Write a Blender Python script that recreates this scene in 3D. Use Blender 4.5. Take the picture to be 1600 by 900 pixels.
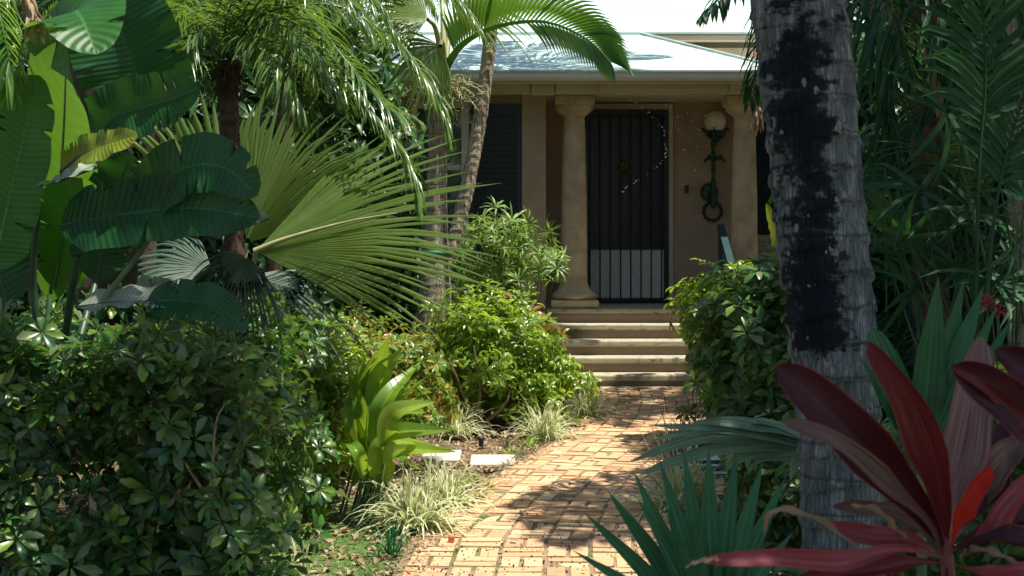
import bpy, bmesh, math, random
import numpy as np
from mathutils import Vector, Matrix, noise

for o in list(bpy.data.objects): bpy.data.objects.remove(o)
scn = bpy.context.scene
COL = scn.collection
random.seed(11); RNG = np.random.default_rng(11)

# ------------------------------------------------------------------ camera, world, sun, exposure
F_PX, HOR, CH = 2300.0, 370.0, 1.47
cam = bpy.data.cameras.new('camera'); camo = bpy.data.objects.new('camera', cam); COL.objects.link(camo)
camo.location = (0, 0, CH); camo.rotation_euler = (math.radians(90), 0, 0)
cam.sensor_width = 36; cam.lens = 36*F_PX/1600; cam.shift_y = -0.05
cam.clip_start = .05; cam.clip_end = 500
cam.dof.use_dof = True; cam.dof.focus_distance = 9.5; cam.dof.aperture_fstop = 9
scn.camera = camo
SUN = Vector((.34, -.14, .93)).normalized()
w = bpy.data.worlds.new('World'); scn.world = w; w.use_nodes = True
nt = w.node_tree; nt.nodes.clear()
out = nt.nodes.new('ShaderNodeOutputWorld'); bg = nt.nodes.new('ShaderNodeBackground'); sky = nt.nodes.new('ShaderNodeTexSky')
sky.sky_type = 'NISHITA'; sky.sun_disc = False
sky.sun_elevation = math.asin(SUN.z); sky.sun_rotation = math.atan2(SUN.x, SUN.y)
sky.air_density = 1.0; sky.dust_density = 1.5; sky.ozone_density = 1.0
bg.inputs['Strength'].default_value = .10
nt.links.new(sky.outputs[0], bg.inputs[0]); nt.links.new(bg.outputs[0], out.inputs[0])
sl = bpy.data.lights.new('sun', 'SUN'); so = bpy.data.objects.new('sun', sl); COL.objects.link(so)
sl.energy = 5.0; sl.angle = math.radians(.5); sl.color = (1, .93, .80)
so.rotation_euler = SUN.to_track_quat('Z', 'Y').to_euler(); so.location = (-8, 4, 20)
scn.view_settings.view_transform = 'Standard'; scn.view_settings.look = 'None'
scn.view_settings.exposure = 0.85; scn.view_settings.gamma = 1
scn.render.engine = 'CYCLES'
scn.cycles.use_denoising = True
scn.cycles.max_bounces = 8; scn.cycles.transparent_max_bounces = 8
scn.cycles.sample_clamp_indirect = 6

# ------------------------------------------------------------------ helpers
def P(u, v, Y): return Vector(((u-800)/F_PX*Y, Y, CH+(HOR-v)/F_PX*Y))
def G(u, v):
    Y = CH*F_PX/(v-HOR); return Vector(((u-800)/F_PX*Y, Y, 0))
def wloc(o):
    v = Vector((0, 0, 0))
    while o is not None: v += o.location; o = o.parent
    return v
def tag(o, label=None, cat=None, group=None, kind=None):
    if label: o['label'] = label
    if cat: o['category'] = cat
    if group: o['group'] = group
    if kind: o['kind'] = kind
    return o
def thing(name, label, cat, loc=(0, 0, 0), group=None):
    o = bpy.data.objects.new(name, None); COL.objects.link(o); o.location = loc; o.empty_display_size = .1
    return tag(o, label, cat, group)
def link(name, me, parent=None, loc=None, rot=None, scale=None):
    o = bpy.data.objects.new(name, me); COL.objects.link(o)
    if parent is not None: o.parent = parent
    if loc is not None: o.location = loc
    if rot is not None: o.rotation_euler = rot
    if scale is not None: o.scale = scale
    return o

class MB:                                    # numpy quad collector with UVs
    def __init__(s): s.V = []; s.F = []; s.U = []; s.n = 0
    def add(s, V, F, U=None):
        V = np.asarray(V, float); F = np.asarray(F, int)
        if U is None: U = np.zeros((len(F)*4, 2))
        s.V.append(V); s.F.append(F+s.n); s.U.append(np.asarray(U, float)); s.n += len(V)
    def grid(s, Pn, closed=False, uvr=1.0):   # Pn (a,b,3)
        Pn = np.asarray(Pn, float); a, b = Pn.shape[:2]
        ii, jj = np.meshgrid(np.arange(a-1), np.arange(b if closed else b-1), indexing='ij')
        ii = ii.ravel(); jj = jj.ravel(); j2 = (jj+1) % b
        F = np.stack([ii*b+jj, ii*b+j2, (ii+1)*b+j2, (ii+1)*b+jj], 1)
        d = b if closed else b-1
        u0 = jj/d; u1 = (jj+1)/d; v0 = ii/(a-1)*uvr; v1 = (ii+1)/(a-1)*uvr
        U = np.stack([np.stack([u0, v0], 1), np.stack([u1, v0], 1), np.stack([u1, v1], 1), np.stack([u0, v1], 1)], 1).reshape(-1, 2)
        s.add(Pn.reshape(-1, 3), F, U)
    def mesh(s, name, mat, off=(0, 0, 0), smooth=True):
        V = np.concatenate(s.V) - np.array(off); F = np.concatenate(s.F); U = np.concatenate(s.U)
        me = bpy.data.meshes.new(name)
        me.vertices.add(len(V)); me.vertices.foreach_set('co', V.astype(np.float32).ravel())
        me.loops.add(len(F)*4); me.loops.foreach_set('vertex_index', F.astype(np.int32).ravel())
        me.polygons.add(len(F)); me.polygons.foreach_set('loop_start', np.arange(0, len(F)*4, 4, dtype=np.int32))
        try: me.polygons.foreach_set('loop_total', np.full(len(F), 4, dtype=np.int32))
        except Exception: pass
        me.polygons.foreach_set('use_smooth', np.full(len(F), smooth))
        uv = me.uv_layers.new(name='UVMap'); uv.data.foreach_set('uv', U.astype(np.float32).ravel())
        me.update(); me.validate()
        if mat: me.materials.append(mat)
        return me
    def build(s, name, mat, parent=None, kind=None, smooth=True):
        off = wloc(parent) if parent is not None else Vector((0, 0, 0))
        o = link(name, s.mesh(name, mat, off, smooth), parent)
        if kind: o['kind'] = kind
        return o
    def box(s, x0, x1, y0, y1, z0, z1):
        V = [(x, y, z) for z in (z0, z1) for y in (y0, y1) for x in (x0, x1)]
        s.add(V, [(0, 2, 3, 1), (4, 5, 7, 6), (0, 1, 5, 4), (2, 6, 7, 3), (0, 4, 6, 2), (1, 3, 7, 5)])
        return s
    def xform(s, M):
        A = np.array(M)
        s.V = [v@A[:3, :3].T+A[:3, 3] for v in s.V]; return s

def beveled(o, wd=.006, seg=2):
    m = o.modifiers.new('bevel', 'BEVEL'); m.width = wd; m.segments = seg; m.limit_method = 'ANGLE'; m.harden_normals = False
    return o
def box(name, b, mat, parent=None, bev=.006):
    o = MB().box(*b).build(name, mat, parent, smooth=False)
    if bev: beveled(o, bev)
    return o
def nrm(v): v = np.asarray(v, float); return v/(np.linalg.norm(v)+1e-9)
def spline(pts, n):                           # Catmull-Rom through pts -> (n,3)
    p = np.array([tuple(q) for q in pts], float)
    if len(p) == 2: return p[0]+(p[1]-p[0])*np.linspace(0, 1, n)[:, None]
    p = np.vstack([2*p[0]-p[1], p, 2*p[-1]-p[-2]]); m = len(p)-3
    r = []
    for t in np.linspace(0, m-1e-6, n):
        i = int(t); f = t-i; a, b, c, d = p[i:i+4]
        r.append(.5*((2*b)+(-a+c)*f+(2*a-5*b+4*c-d)*f*f+(-a+3*b-3*c+d)*f**3))
    return np.array(r)
def frames(pts):
    T = np.gradient(pts, axis=0); T /= np.linalg.norm(T, axis=1)[:, None]+1e-9
    return T
def tube(mb, pts, rad, sides=10, jit=0, rings=0, n=None):
    if n: pts = spline(pts, n)
    pts = np.array([tuple(q) for q in pts], float); n = len(pts)
    rad = np.interp(np.linspace(0, 1, n), np.linspace(0, 1, len(np.atleast_1d(rad))), np.atleast_1d(rad)) if len(np.atleast_1d(rad)) != n else np.asarray(rad)
    T = frames(pts); ref = np.array([1., 0, 0]) if abs(T[0, 0]) < .8 else np.array([0, 1., 0])
    R = []
    for i in range(n):
        a = np.cross(T[i], ref); a /= np.linalg.norm(a); b = np.cross(T[i], a)
        th = np.linspace(0, 2*math.pi, sides, endpoint=False)
        rr = rad[i]*(1+(RNG.normal(0, jit, sides) if jit else 0))
        R.append(pts[i]+np.cos(th)[:, None]*a*np.reshape(rr*np.ones(sides), (-1, 1))+np.sin(th)[:, None]*b*np.reshape(rr*np.ones(sides), (-1, 1)))
    mb.grid(np.array(R), closed=True)
    return mb
def lathe(prof, c, sides=32):                 # prof [(r,z)], centre c
    th = np.linspace(0, 2*math.pi, sides, endpoint=False)
    g = np.array([[(c[0]+max(r, 1e-4)*math.cos(t), c[1]+max(r, 1e-4)*math.sin(t), z) for t in th] for r, z in prof])
    mb = MB(); mb.grid(g, closed=True); return mb

def prof_leaf(t, tip=.9, base=.35):           # lanceolate / paddle half width 0..1
    return np.clip(np.sin(math.pi*np.clip(t, 0, 1)**base)**tip, 0.02, 1)
PROF = {
 'paddle': lambda t: np.clip(np.minimum(1, (t/.16)**.6)*np.sqrt(np.clip(1-((t-.35)/.65).clip(0)**2.6, 0.0006, 1)), .03, 1),
 'lance': lambda t: np.clip(np.sin(math.pi*(t*.97+.02)**.75)**.8, .03, 1),
 'obov': lambda t: np.clip(np.sin(math.pi*(t*.95+.02)**1.75)**.7, .05, 1),
 'sword': lambda t: np.clip((1-t**2.2)*(.55+.45*np.minimum(1, t/.3)), .02, 1),
 'grass': lambda t: np.clip(1-t**2, .05, 1),
 'ti': lambda t: np.clip(np.minimum(1, (t/.5))**1.1*np.sqrt(np.clip(1-((t-.45)/.55).clip(0)**2.1, 0.0006, 1)), .07, 1),
}
def blade(mb, pts, hw, up, prof='lance', segs=10, across=2, fold=.3, ruffle=0, rf=9, curl=0, sm=True, twist=0, tears=0):
    """leaf along pts; up = normal hint (one vector or one per end); hw = half width"""
    p = spline(pts, segs+1) if sm else np.array(pts, float); n = len(p)
    T = frames(p); t = np.linspace(0, 1, n)
    up = np.asarray(up, float)
    U = up[None]*np.ones((n, 1)) if up.ndim == 1 else up[0]*(1-t[:, None])+up[1]*t[:, None]
    S = np.cross(T, U); S /= np.linalg.norm(S, axis=1)[:, None]+1e-9
    N = np.cross(S, T)
    if twist:
        a = twist*t[:, None]; S, N = S*np.cos(a)+N*np.sin(a), N*np.cos(a)-S*np.sin(a)
    W = PROF[prof](t)*hw
    j = np.linspace(-1, 1, across+1)
    tr = {(int(RNG.integers(4, n-4)), int(RNG.integers(0, 2))): RNG.uniform(.25, .85) for _ in range(tears)} if tears else {}
    ph = RNG.uniform(0, 6)
    g = np.zeros((n, across+1, 3))
    for k, jj in enumerate(j):
        a = fold+curl*abs(jj)
        off = W*abs(jj)
        z = off*math.sin(a)
        if ruffle: z = z+ruffle*abs(jj)**1.5*np.sin(rf*t*6.28+ph+(2 if jj > 0 else 0))*np.minimum(1, W/hw*1.3)
        g[:, k] = p+S*(W*jj*math.cos(a))[:, None]+N*z[:, None]
    for (ri, sd), dep in tr.items():
        for k, jj in enumerate(j):
            if (jj > 0) == bool(sd) and abs(jj) > 1-dep:
                kk = int(round((1-dep)*across/2)); kk = across//2+(kk if sd else -kk)
                q = (abs(jj)-(1-dep))/dep; g[ri, k] = g[ri, k]*(1-q)+g[ri, kk]*q+N[ri]*.008*q
    mb.grid(g)
def arc(base, d, L, droop, n=6, side=None):
    """points from base heading d, bending down by gravity"""
    d = nrm(d); p = np.array(tuple(base), float); r = [p.copy()]
    for i in range(n):
        t = (i+1)/n
        dd = nrm(d+np.array([0, 0, -droop*t*t*2.2])); p = p+dd*L/n; r.append(p.copy())
    return np.array(r)

# ------------------------------------------------------------------ materials
def newmat(name):
    m = bpy.data.materials.new(name); m.use_nodes = True; t = m.node_tree; t.nodes.clear()
    o = t.nodes.new('ShaderNodeOutputMaterial'); b = t.nodes.new('ShaderNodeBsdfPrincipled'); t.links.new(b.outputs[0], o.inputs[0])
    return m, t, b, o
def nd(t, ty, **k):
    n = t.nodes.new('ShaderNode'+ty)
    for a, v in k.items(): setattr(n, a, v)
    return n
def ramp(t, cols, pos=None, interp='LINEAR'):
    r = nd(t, 'ValToRGB'); e = r.color_ramp; e.interpolation = interp
    n = len(cols); pos = pos or [i/(max(1, n-1)) for i in range(n)]
    while len(e.elements) < n: e.elements.new(.5)
    for i in range(n): e.elements[i].position = pos[i]; e.elements[i].color = (*cols[i][:3], 1)
    return r
def math_(t, op, a, b=None, c=None):
    m = nd(t, 'Math', operation=op)
    for i, x in enumerate((a, b, c)):
        if x is None: continue
        if hasattr(x, 'links'): t.links.new(x, m.inputs[i])
        else: m.inputs[i].default_value = x
    return m.outputs[0]
def mixc(t, f, a, b, mode='MIX'):
    m = nd(t, 'Mix', data_type='RGBA', blend_type=mode)
    for i, x in ((0, f), (6, a), (7, b)):
        if hasattr(x, 'links'): t.links.new(x, m.inputs[i])
        else: m.inputs[i].default_value = x if i == 0 else (*x[:3], 1)
    return m.outputs[2]
def noise_(t, vec, scale, detail=4, rough=.55, dist=0):
    n = nd(t, 'TexNoise'); n.inputs['Scale'].default_value = scale; n.inputs['Detail'].default_value = detail
    n.inputs['Roughness'].default_value = rough; n.inputs['Distortion'].default_value = dist
    if vec is not None: t.links.new(vec, n.inputs['Vector'])
    return n.outputs['Fac']
def bump(t, b, h, s=.3, d=.01):
    n = nd(t, 'Bump'); n.inputs['Strength'].default_value = s; n.inputs['Distance'].default_value = d
    t.links.new(h, n.inputs['Height']); t.links.new(n.outputs[0], b.inputs['Normal']); return n
def pos_(t): return nd(t, 'NewGeometry').outputs['Position']
def scaled(t, vec, s):
    m = nd(t, 'Mapping'); m.inputs['Scale'].default_value = s; t.links.new(vec, m.inputs['Vector']); return m.outputs[0]

def leafmat(name, cols, rough=.42, trans=.35, tcol=(.16, .36, .03), vein=None, vs=40, spec=.5, back=None, edge=None, brown=0):
    m, t, b, o = newmat(name)
    g = nd(t, 'NewGeometry'); oi = nd(t, 'ObjectInfo')
    r = math_(t, 'FRACT', math_(t, 'ADD', g.outputs['Random Per Island'], oi.outputs['Random']))
    c = ramp(t, cols); t.links.new(r, c.inputs[0]); col = c.outputs[0]
    nz = noise_(t, g.outputs['Position'], 9, 3)
    uvn = nd(t, 'UVMap'); sp = nd(t, 'SeparateXYZ'); t.links.new(uvn.outputs[0], sp.inputs[0])
    U, Vv = sp.outputs[0], sp.outputs[1]
    du = math_(t, 'ABSOLUTE', math_(t, 'SUBTRACT', U, .5))
    mr = nd(t, 'MapRange'); t.links.new(nz, mr.inputs[0]); mr.inputs[1].default_value = .3; mr.inputs[2].default_value = .7
    mr.inputs[3].default_value = .72; mr.inputs[4].default_value = 1.25
    col = mixc(t, 1.0, col, (1, 1, 1), 'MULTIPLY')
    cc = nd(t, 'VectorMath', operation='SCALE'); t.links.new(col, cc.inputs[0]); t.links.new(mr.outputs[0], cc.inputs['Scale']); col = cc.outputs[0]
    h = None; streak = None
    if vein == 'across':
        ph = math_(t, 'MULTIPLY', math_(t, 'SUBTRACT', Vv, math_(t, 'MULTIPLY', du, .12)), vs*6.28)
        h = math_(t, 'SINE', ph)
    elif vein == 'along':
        h = math_(t, 'SINE', math_(t, 'MULTIPLY', U, vs*6.28))
    if vein in ('across', 'along'):
        f = math_(t, 'MULTIPLY_ADD', h, .16, .18)
        col = mixc(t, f, col, tuple(min(1, x*1.8) for x in cols[-1]))
        bump(t, b, h, .25, .004)
    if vein == 'streak':
        mp = nd(t, 'Mapping'); mp.inputs['Scale'].default_value = (vs*2.2, 2.4, 1); t.links.new(uvn.outputs[0], mp.inputs[0])
        sn = nd(t, 'TexNoise'); sn.inputs['Scale'].default_value = 1; sn.inputs['Detail'].default_value = 9
        t.links.new(mp.outputs[0], sn.inputs['Vector'])
        rr = ramp(t, [(0, 0, 0), (1, 1, 1)], [.45, .60]); t.links.new(sn.outputs['Fac'], rr.inputs[0])
        col = mixc(t, rr.outputs[0], col, back or cols[-1]); bump(t, b, sn.outputs['Fac'], .35, .004)
    # midrib
    if vein:
        mid = math_(t, 'LESS_THAN', du, .018)
        col = mixc(t, math_(t, 'MULTIPLY', mid, .6), col, tuple(min(.6, x*2.2+.02) for x in cols[-1]))
    if edge:
        e = nd(t, 'MapRange'); t.links.new(du, e.inputs[0]); e.inputs[1].default_value = edge[1]; e.inputs[2].default_value = edge[1]+.05
        col = mixc(t, e.outputs[0], col, edge[0])
    if back and vein != 'streak': col = mixc(t, math_(t, 'MULTIPLY', g.outputs['Backfacing'], .8), col, back)
    if brown:
        tb = nd(t, 'MapRange'); t.links.new(Vv, tb.inputs[0]); tb.inputs[1].default_value = brown; tb.inputs[2].default_value = min(1, brown+.06)
        col = mixc(t, tb.outputs[0], col, (.28, .2, .11))
    t.links.new(col, b.inputs['Base Color']); b.inputs['Roughness'].default_value = rough; b.inputs['Specular IOR Level'].default_value = spec
    if trans:
        tr = nd(t, 'BsdfTranslucent'); mx = nd(t, 'MixShader'); mx.inputs[0].default_value = trans
        tcm = mixc(t, .35, tcol, col)
        if vein == 'across': tcm = mixc(t, math_(t, 'MULTIPLY_ADD', h, .25, .25), tcm, tuple(x*.55 for x in tcol))
        t.links.new(tcm, tr.inputs[0])
        t.links.new(b.outputs[0], mx.inputs[1]); t.links.new(tr.outputs[0], mx.inputs[2]); t.links.new(mx.outputs[0], o.inputs[0])
    return m
def plain(name, col, rough=.6, var=.15, sc=6, bmp=.2, metal=0, col2=None, spec=.5, dirt=None, dsc=3, dth=(.55, .7)):
    m, t, b, o = newmat(name); p = pos_(t)
    n = noise_(t, p, sc, 5)
    c2 = col2 or tuple(x*(1-2*var) for x in col)
    r = ramp(t, [c2, col], [.3, .65]); t.links.new(n, r.inputs[0]); c = r.outputs[0]
    if dirt:
        dn = noise_(t, p, dsc, 8, .7); dr = ramp(t, [(0, 0, 0), (1, 1, 1)], list(dth)); t.links.new(dn, dr.inputs[0]); c = mixc(t, dr.outputs[0], c, dirt)
    t.links.new(c, b.inputs['Base Color']); b.inputs['Roughness'].default_value = rough; b.inputs['Metallic'].default_value = metal
    b.inputs['Specular IOR Level'].default_value = spec
    if bmp: bump(t, b, noise_(t, p, sc*9, 6, .7), bmp, .01)
    return m

M = {}
M['stucco'] = plain('stucco', (.44, .33, .23), .9, .12, 3, .5)
M['stucco_pale'] = plain('stucco_pale', (.44, .33, .20), .9, .12, 3, .5)
M['coral'] = plain('coral_stone', (.60, .46, .28), .85, .2, 5, .6, dirt=(.16, .09, .05), dsc=7, dth=(.62, .8))
M['trim'] = plain('cream_trim', (.62, .57, .42), .55, .08, 2, .1, dirt=(.22, .18, .12), dsc=4, dth=(.66, .85))
M['roof'] = plain('white_roof_shade_tint', (.45, .58, .56), .6, .05, 3, .2, dirt=(.45, .5, .5), dsc=2.5, dth=(.55, .8))  # white roof with the teal of its shade put into the colour
M['shutter'] = plain('dark_teal_shutter', (.006, .026, .034), .45, .2, 8, .05)
M['door_metal'] = plain('dark_door_metal', (.003, .008, .009), .35, .1, 10, .05)
M['door_panel'] = plain('grey_kick_panel', (.62, .61, .54), .55, .1, 30, .3)
M['globe'] = plain('milk_glass', (.75, .72, .6), .12, .03, 4, 0)
M['verdigris'] = plain('verdigris', (.05, .11, .085), .5, .4, 30, .3, metal=.6, col2=(.012, .025, .02))
M['brass'] = plain('dull_brass', (.16, .12, .05), .4, .3, 40, .2, metal=.8)
M['glass'] = plain('window_glass', (.03, .05, .05), .05, .1, 2, 0, spec=1)
M['curtain'] = plain('curtain', (.45, .48, .46), .8, .1, 5, .1)
M['slab'] = plain('white_slab', (.6, .56, .48), .8, .1, 6, .4, dirt=(.25, .2, .14), dsc=9, dth=(.6, .8))
M['black_plastic'] = plain('black_plastic', (.02, .02, .022), .4, .1, 20, .05)
M['rail'] = plain('teal_rail', (.012, .05, .055), .4, .1, 8, .05)
M['blue_box'] = plain('blue_plastic', (.02, .05, .10), .4, .1, 8, .05)
M['white_metal'] = plain('white_wire', (.7, .75, .75), .4, .05, 8, 0)
M['greenband'] = plain('green_band', (.01, .16, .09), .5, .1, 20, .1)
M['bark_dark'] = plain('dark_bark', (.10, .065, .04), .95, .3, 12, 1.0, col2=(.025, .018, .012))
M['branch'] = plain('shrub_branch', (.26, .18, .10), .9, .3, 20, .6)
M['fiber'] = plain('palm_fibre', (.11, .068, .038), .95, .3, 30, .8, col2=(.03, .015, .01))
M['drop'] = plain('dew_drop', (.9, .9, .9), .05, 0, 5, 0, spec=1)
M['terracotta'] = plain('terracotta', (.42, .13, .05), .85, .2, 7, .3)
M['dry'] = leafmat('dry_frond', [(.20, .13, .07), (.34, .25, .15), (.42, .34, .22)], .7, .25, (.35, .22, .1))

# steps: painted concrete, chipped and stained
def step_mat(name, base, stain, th):
    m, t, b, o = newmat(name); p = pos_(t)
    n = noise_(t, scaled(t, p, (9, 9, 26)), 1.0, 8, .75); r = ramp(t, [(0, 0, 0), (1, 1, 1)], list(th)); t.links.new(n, r.inputs[0])
    n2 = noise_(t, p, 3, 4); c = mixc(t, n2, base, tuple(x*.62 for x in base))
    t.links.new(mixc(t, r.outputs[0], c, stain), b.inputs['Base Color']); b.inputs['Roughness'].default_value = .85
    bump(t, b, noise_(t, p, 30, 6, .7), .5, .01); return m
M['nosing'] = step_mat('painted_nosing', (.46, .42, .30), (.07, .06, .04), (.54, .66))
M['riser'] = step_mat('stucco_riser', (.30, .22, .15), (.12, .09, .06), (.6, .75))

# brick
m, t, b, o = newmat('clay_brick'); oi = nd(t, 'ObjectInfo'); g = nd(t, 'NewGeometry'); p = g.outputs['Position']
rr = math_(t, 'FRACT', math_(t, 'ADD', oi.outputs['Random'], g.outputs['Random Per Island']))
r = ramp(t, [(.44, .22, .11), (.56, .30, .15), (.50, .31, .18), (.64, .44, .26), (.33, .16, .09), (.57, .35, .19)]); t.links.new(rr, r.inputs[0])
c = mixc(t, math_(t, 'MULTIPLY', noise_(t, p, 14, 6, .7), .55), r.outputs[0], (.62, .42, .24))
dr = ramp(t, [(0, 0, 0), (1, 1, 1)], [.60, .74]); t.links.new(noise_(t, p, 5, 7, .7), dr.inputs[0]); c = mixc(t, math_(t, 'MULTIPLY', dr.outputs[0], .45), c, (.16, .12, .08))
d2 = ramp(t, [(0, 0, 0), (1, 1, 1)], [.70, .74]); t.links.new(noise_(t, p, 60, 3, .6), d2.inputs[0]); c = mixc(t, math_(t, 'MULTIPLY', d2.outputs[0], .7), c, (.05, .035, .025))
t.links.new(c, b.inputs['Base Color']); b.inputs['Roughness'].default_value = .85; bump(t, b, noise_(t, p, 45, 7, .75), .5, .01); M['brick'] = m
# joint sand and moss
m, t, b, o = newmat('mossy_joint_sand'); p = pos_(t)
r = ramp(t, [(.05, .09, .02), (.14, .13, .06), (.24, .16, .10), (.32, .23, .14)], [.33, .42, .5, .75]); t.links.new(noise_(t, p, 2.6, 6, .65), r.inputs[0])
t.links.new(r.outputs[0], b.inputs['Base Color']); b.inputs['Roughness'].default_value = 1; bump(t, b, noise_(t, p, 90, 5), .8, .01); M['joint'] = m
# soil
m, t, b, o = newmat('garden_soil'); p = pos_(t)
r = ramp(t, [(.07, .045, .028), (.17, .11, .065), (.30, .21, .13)], [.3, .5, .72]); t.links.new(noise_(t, p, 11, 9, .75), r.inputs[0])
mo = ramp(t, [(0, 0, 0), (1, 1, 1)], [.50, .60]); t.links.new(noise_(t, p, 1.3, 6, .6), mo.inputs[0])
c = mixc(t, math_(t, 'MULTIPLY', mo.outputs[0], .55), r.outputs[0], (.07, .12, .03))
t.links.new(c, b.inputs['Base Color']); b.inputs['Roughness'].default_value = 1; bump(t, b, noise_(t, p, 60, 8, .75), 1, .02); M['soil'] = m
m, t, b, o = newmat('moss'); p = pos_(t)
r = ramp(t, [(.035, .06, .015), (.08, .15, .03), (.16, .22, .06)], [.3, .5, .7]); t.links.new(noise_(t, p, 18, 8, .7), r.inputs[0])
t.links.new(r.outputs[0], b.inputs['Base Color']); b.inputs['Roughness'].default_value = 1; bump(t, b, noise_(t, p, 120, 5), 1, .01); M['moss'] = m

def trunkmat(name, a, bcol, ringsz, patch=False, crack=1.0):
    m, t, b, o = newmat(name); tc = nd(t, 'TexCoord'); oc = tc.outputs['Object']; uvn = nd(t, 'UVMap').outputs[0]
    n1 = noise_(t, scaled(t, oc, (26, 26, 5)), 1, 8, .7)
    r = ramp(t, [tuple(x*.35 for x in a), a, bcol], [.3, .5, .72]); t.links.new(n1, r.inputs[0]); c = r.outputs[0]
    sp = nd(t, 'SeparateXYZ'); t.links.new(oc, sp.inputs[0]); z = sp.outputs[2]
    wob = math_(t, 'MULTIPLY', noise_(t, scaled(t, oc, (6, 6, 3)), 1, 3), .05)
    ph = math_(t, 'FRACT', math_(t, 'DIVIDE', math_(t, 'ADD', z, wob), ringsz))
    line = math_(t, 'LESS_THAN', ph, .09)
    c = mixc(t, math_(t, 'MULTIPLY', line, .55), c, tuple(x*.3 for x in a))
    vo = nd(t, 'TexVoronoi'); vo.feature = 'DISTANCE_TO_EDGE'; vo.inputs['Scale'].default_value = 1; t.links.new(scaled(t, oc, (62, 62, 10)), vo.inputs['Vector'])
    ck = ramp(t, [(1, 1, 1), (0, 0, 0)], [.0, .10]); t.links.new(vo.outputs['Distance'], ck.inputs[0])
    c = mixc(t, math_(t, 'MULTIPLY', ck.outputs[0], .5*crack), c, tuple(x*.22 for x in a))
    if patch:
        x = sp.outputs[0]
        # soot stain: central strip of the side facing the path, lobed along the height
        sway = math_(t, 'MULTIPLY_ADD', z, -.055, .0)
        ctr = math_(t, 'ABSOLUTE', math_(t, 'SUBTRACT', math_(t, 'SUBTRACT', x, sway), PATCHX))
        nn = noise_(t, scaled(t, oc, (15, 15, 24)), 1, 8, .72); big = noise_(t, scaled(t, oc, (4, 4, 9)), 1, 3)
        e1 = ramp(t, [(0, 0, 0), (.75, .75, .75), (1, 1, 1), (1, 1, 1), (0, 0, 0)], [.0, .02, .25, .96, 1.0])
        zz = nd(t, 'MapRange'); t.links.new(z, zz.inputs[0]); zz.inputs[1].default_value = 1.12; zz.inputs[2].default_value = 2.27
        # width narrows upward
        wd = nd(t, 'MapRange'); t.links.new(z, wd.inputs[0]); wd.inputs[1].default_value = 1.0; wd.inputs[2].default_value = 2.25; wd.inputs[3].default_value = .12; wd.inputs[4].default_value = .045
        f = math_(t, 'SUBTRACT', wd.outputs[0], ctr)
        f = math_(t, 'ADD', f, math_(t, 'MULTIPLY', math_(t, 'SUBTRACT', nn, .5), .34))
        hgap = math_(t, 'MULTIPLY', math_(t, 'SUBTRACT', big, .42), math_(t, 'MULTIPLY', zz.outputs[0], .45))
        f = math_(t, 'ADD', f, hgap)
        low = math_(t, 'MULTIPLY', math_(t, 'MINIMUM', 0, math_(t, 'ADD', math_(t, 'SUBTRACT', z, 1.13), math_(t, 'MULTIPLY', nn, .06))), 6)
        hi = math_(t, 'MULTIPLY', math_(t, 'MINIMUM', 0, math_(t, 'ADD', math_(t, 'SUBTRACT', 2.22, z), math_(t, 'MULTIPLY', nn, .05))), 6)
        f = math_(t, 'ADD', math_(t, 'ADD', f, low), hi)
        y = sp.outputs[1]; front = math_(t, 'LESS_THAN', y, PATCHY)
        fr = ramp(t, [(0, 0, 0), (.45, .45, .45), (.93, .93, .93), (1, 1, 1)], [.0, .012, .035, .09]); t.links.new(f, fr.inputs[0])
        k = math_(t, 'MULTIPLY', fr.outputs[0], front)
        c = mixc(t, k, c, (.006, .009, .013))
    v2 = nd(t, 'TexVoronoi'); v2.inputs['Scale'].default_value = 1; v2.inputs['Randomness'].default_value = 1; t.links.new(scaled(t, oc, (30, 30, 17)), v2.inputs['Vector'])
    fl = math_(t, 'MULTIPLY', math_(t, 'LESS_THAN', v2.outputs['Distance'], .27), math_(t, 'GREATER_THAN', noise_(t, oc, 9, 4), .56))
    c = mixc(t, math_(t, 'MULTIPLY', fl, .55), c, (.34, .34, .29))
    t.links.new(c, b.inputs['Base Color']); b.inputs['Roughness'].default_value = .95; b.inputs['Specular IOR Level'].default_value = .2
    hh = math_(t, 'SUBTRACT', n1, math_(t, 'MULTIPLY', ck.outputs[0], .5)); bump(t, b, math_(t, 'SUBTRACT', hh, math_(t, 'MULTIPLY', line, .6)), .9, .012)
    return m
PATCHX, PATCHY = 1.06, 4.95
M['trunk_big'] = trunkmat('coconut_bark', (.13, .15, .14), (.34, .36, .32), .115, True, .22)
M['trunk_ring'] = trunkmat('ringed_bark', (.42, .36, .27), (.56, .50, .40), .07, False, .4)
M['trunk_grey'] = trunkmat('grey_bark', (.30, .26, .2), (.44, .40, .32), .10, False, .8)

DG, MG, LG = (.010, .042, .016), (.022, .075, .020), (.05, .13, .025)
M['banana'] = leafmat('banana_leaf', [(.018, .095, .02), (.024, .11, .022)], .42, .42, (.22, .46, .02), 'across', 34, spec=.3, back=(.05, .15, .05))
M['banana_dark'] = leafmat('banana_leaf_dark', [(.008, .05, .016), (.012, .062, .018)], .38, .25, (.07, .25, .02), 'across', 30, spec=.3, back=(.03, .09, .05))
M['banana_grey'] = leafmat('banana_leaf_underside', [(.17, .21, .16), (.22, .26, .2)], .45, .2, (.15, .25, .1), 'across', 26)
M['banana_yel'] = leafmat('banana_leaf_yellow', [(.16, .22, .02), (.2, .24, .03)], .42, .45, (.5, .55, .03), 'across', 26)
M['stalk'] = plain('leaf_stalk', (.08, .17, .05), .45, .2, 12, .1, col2=(.03, .08, .03))
M['stalk_dark'] = plain('dark_stalk', (.03, .07, .03), .45, .2, 12, .1, col2=(.012, .03, .015))
M['stalk_pale'] = plain('pale_stalk', (.36, .34, .17), .5, .2, 12, .1, col2=(.2, .24, .09))
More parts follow.
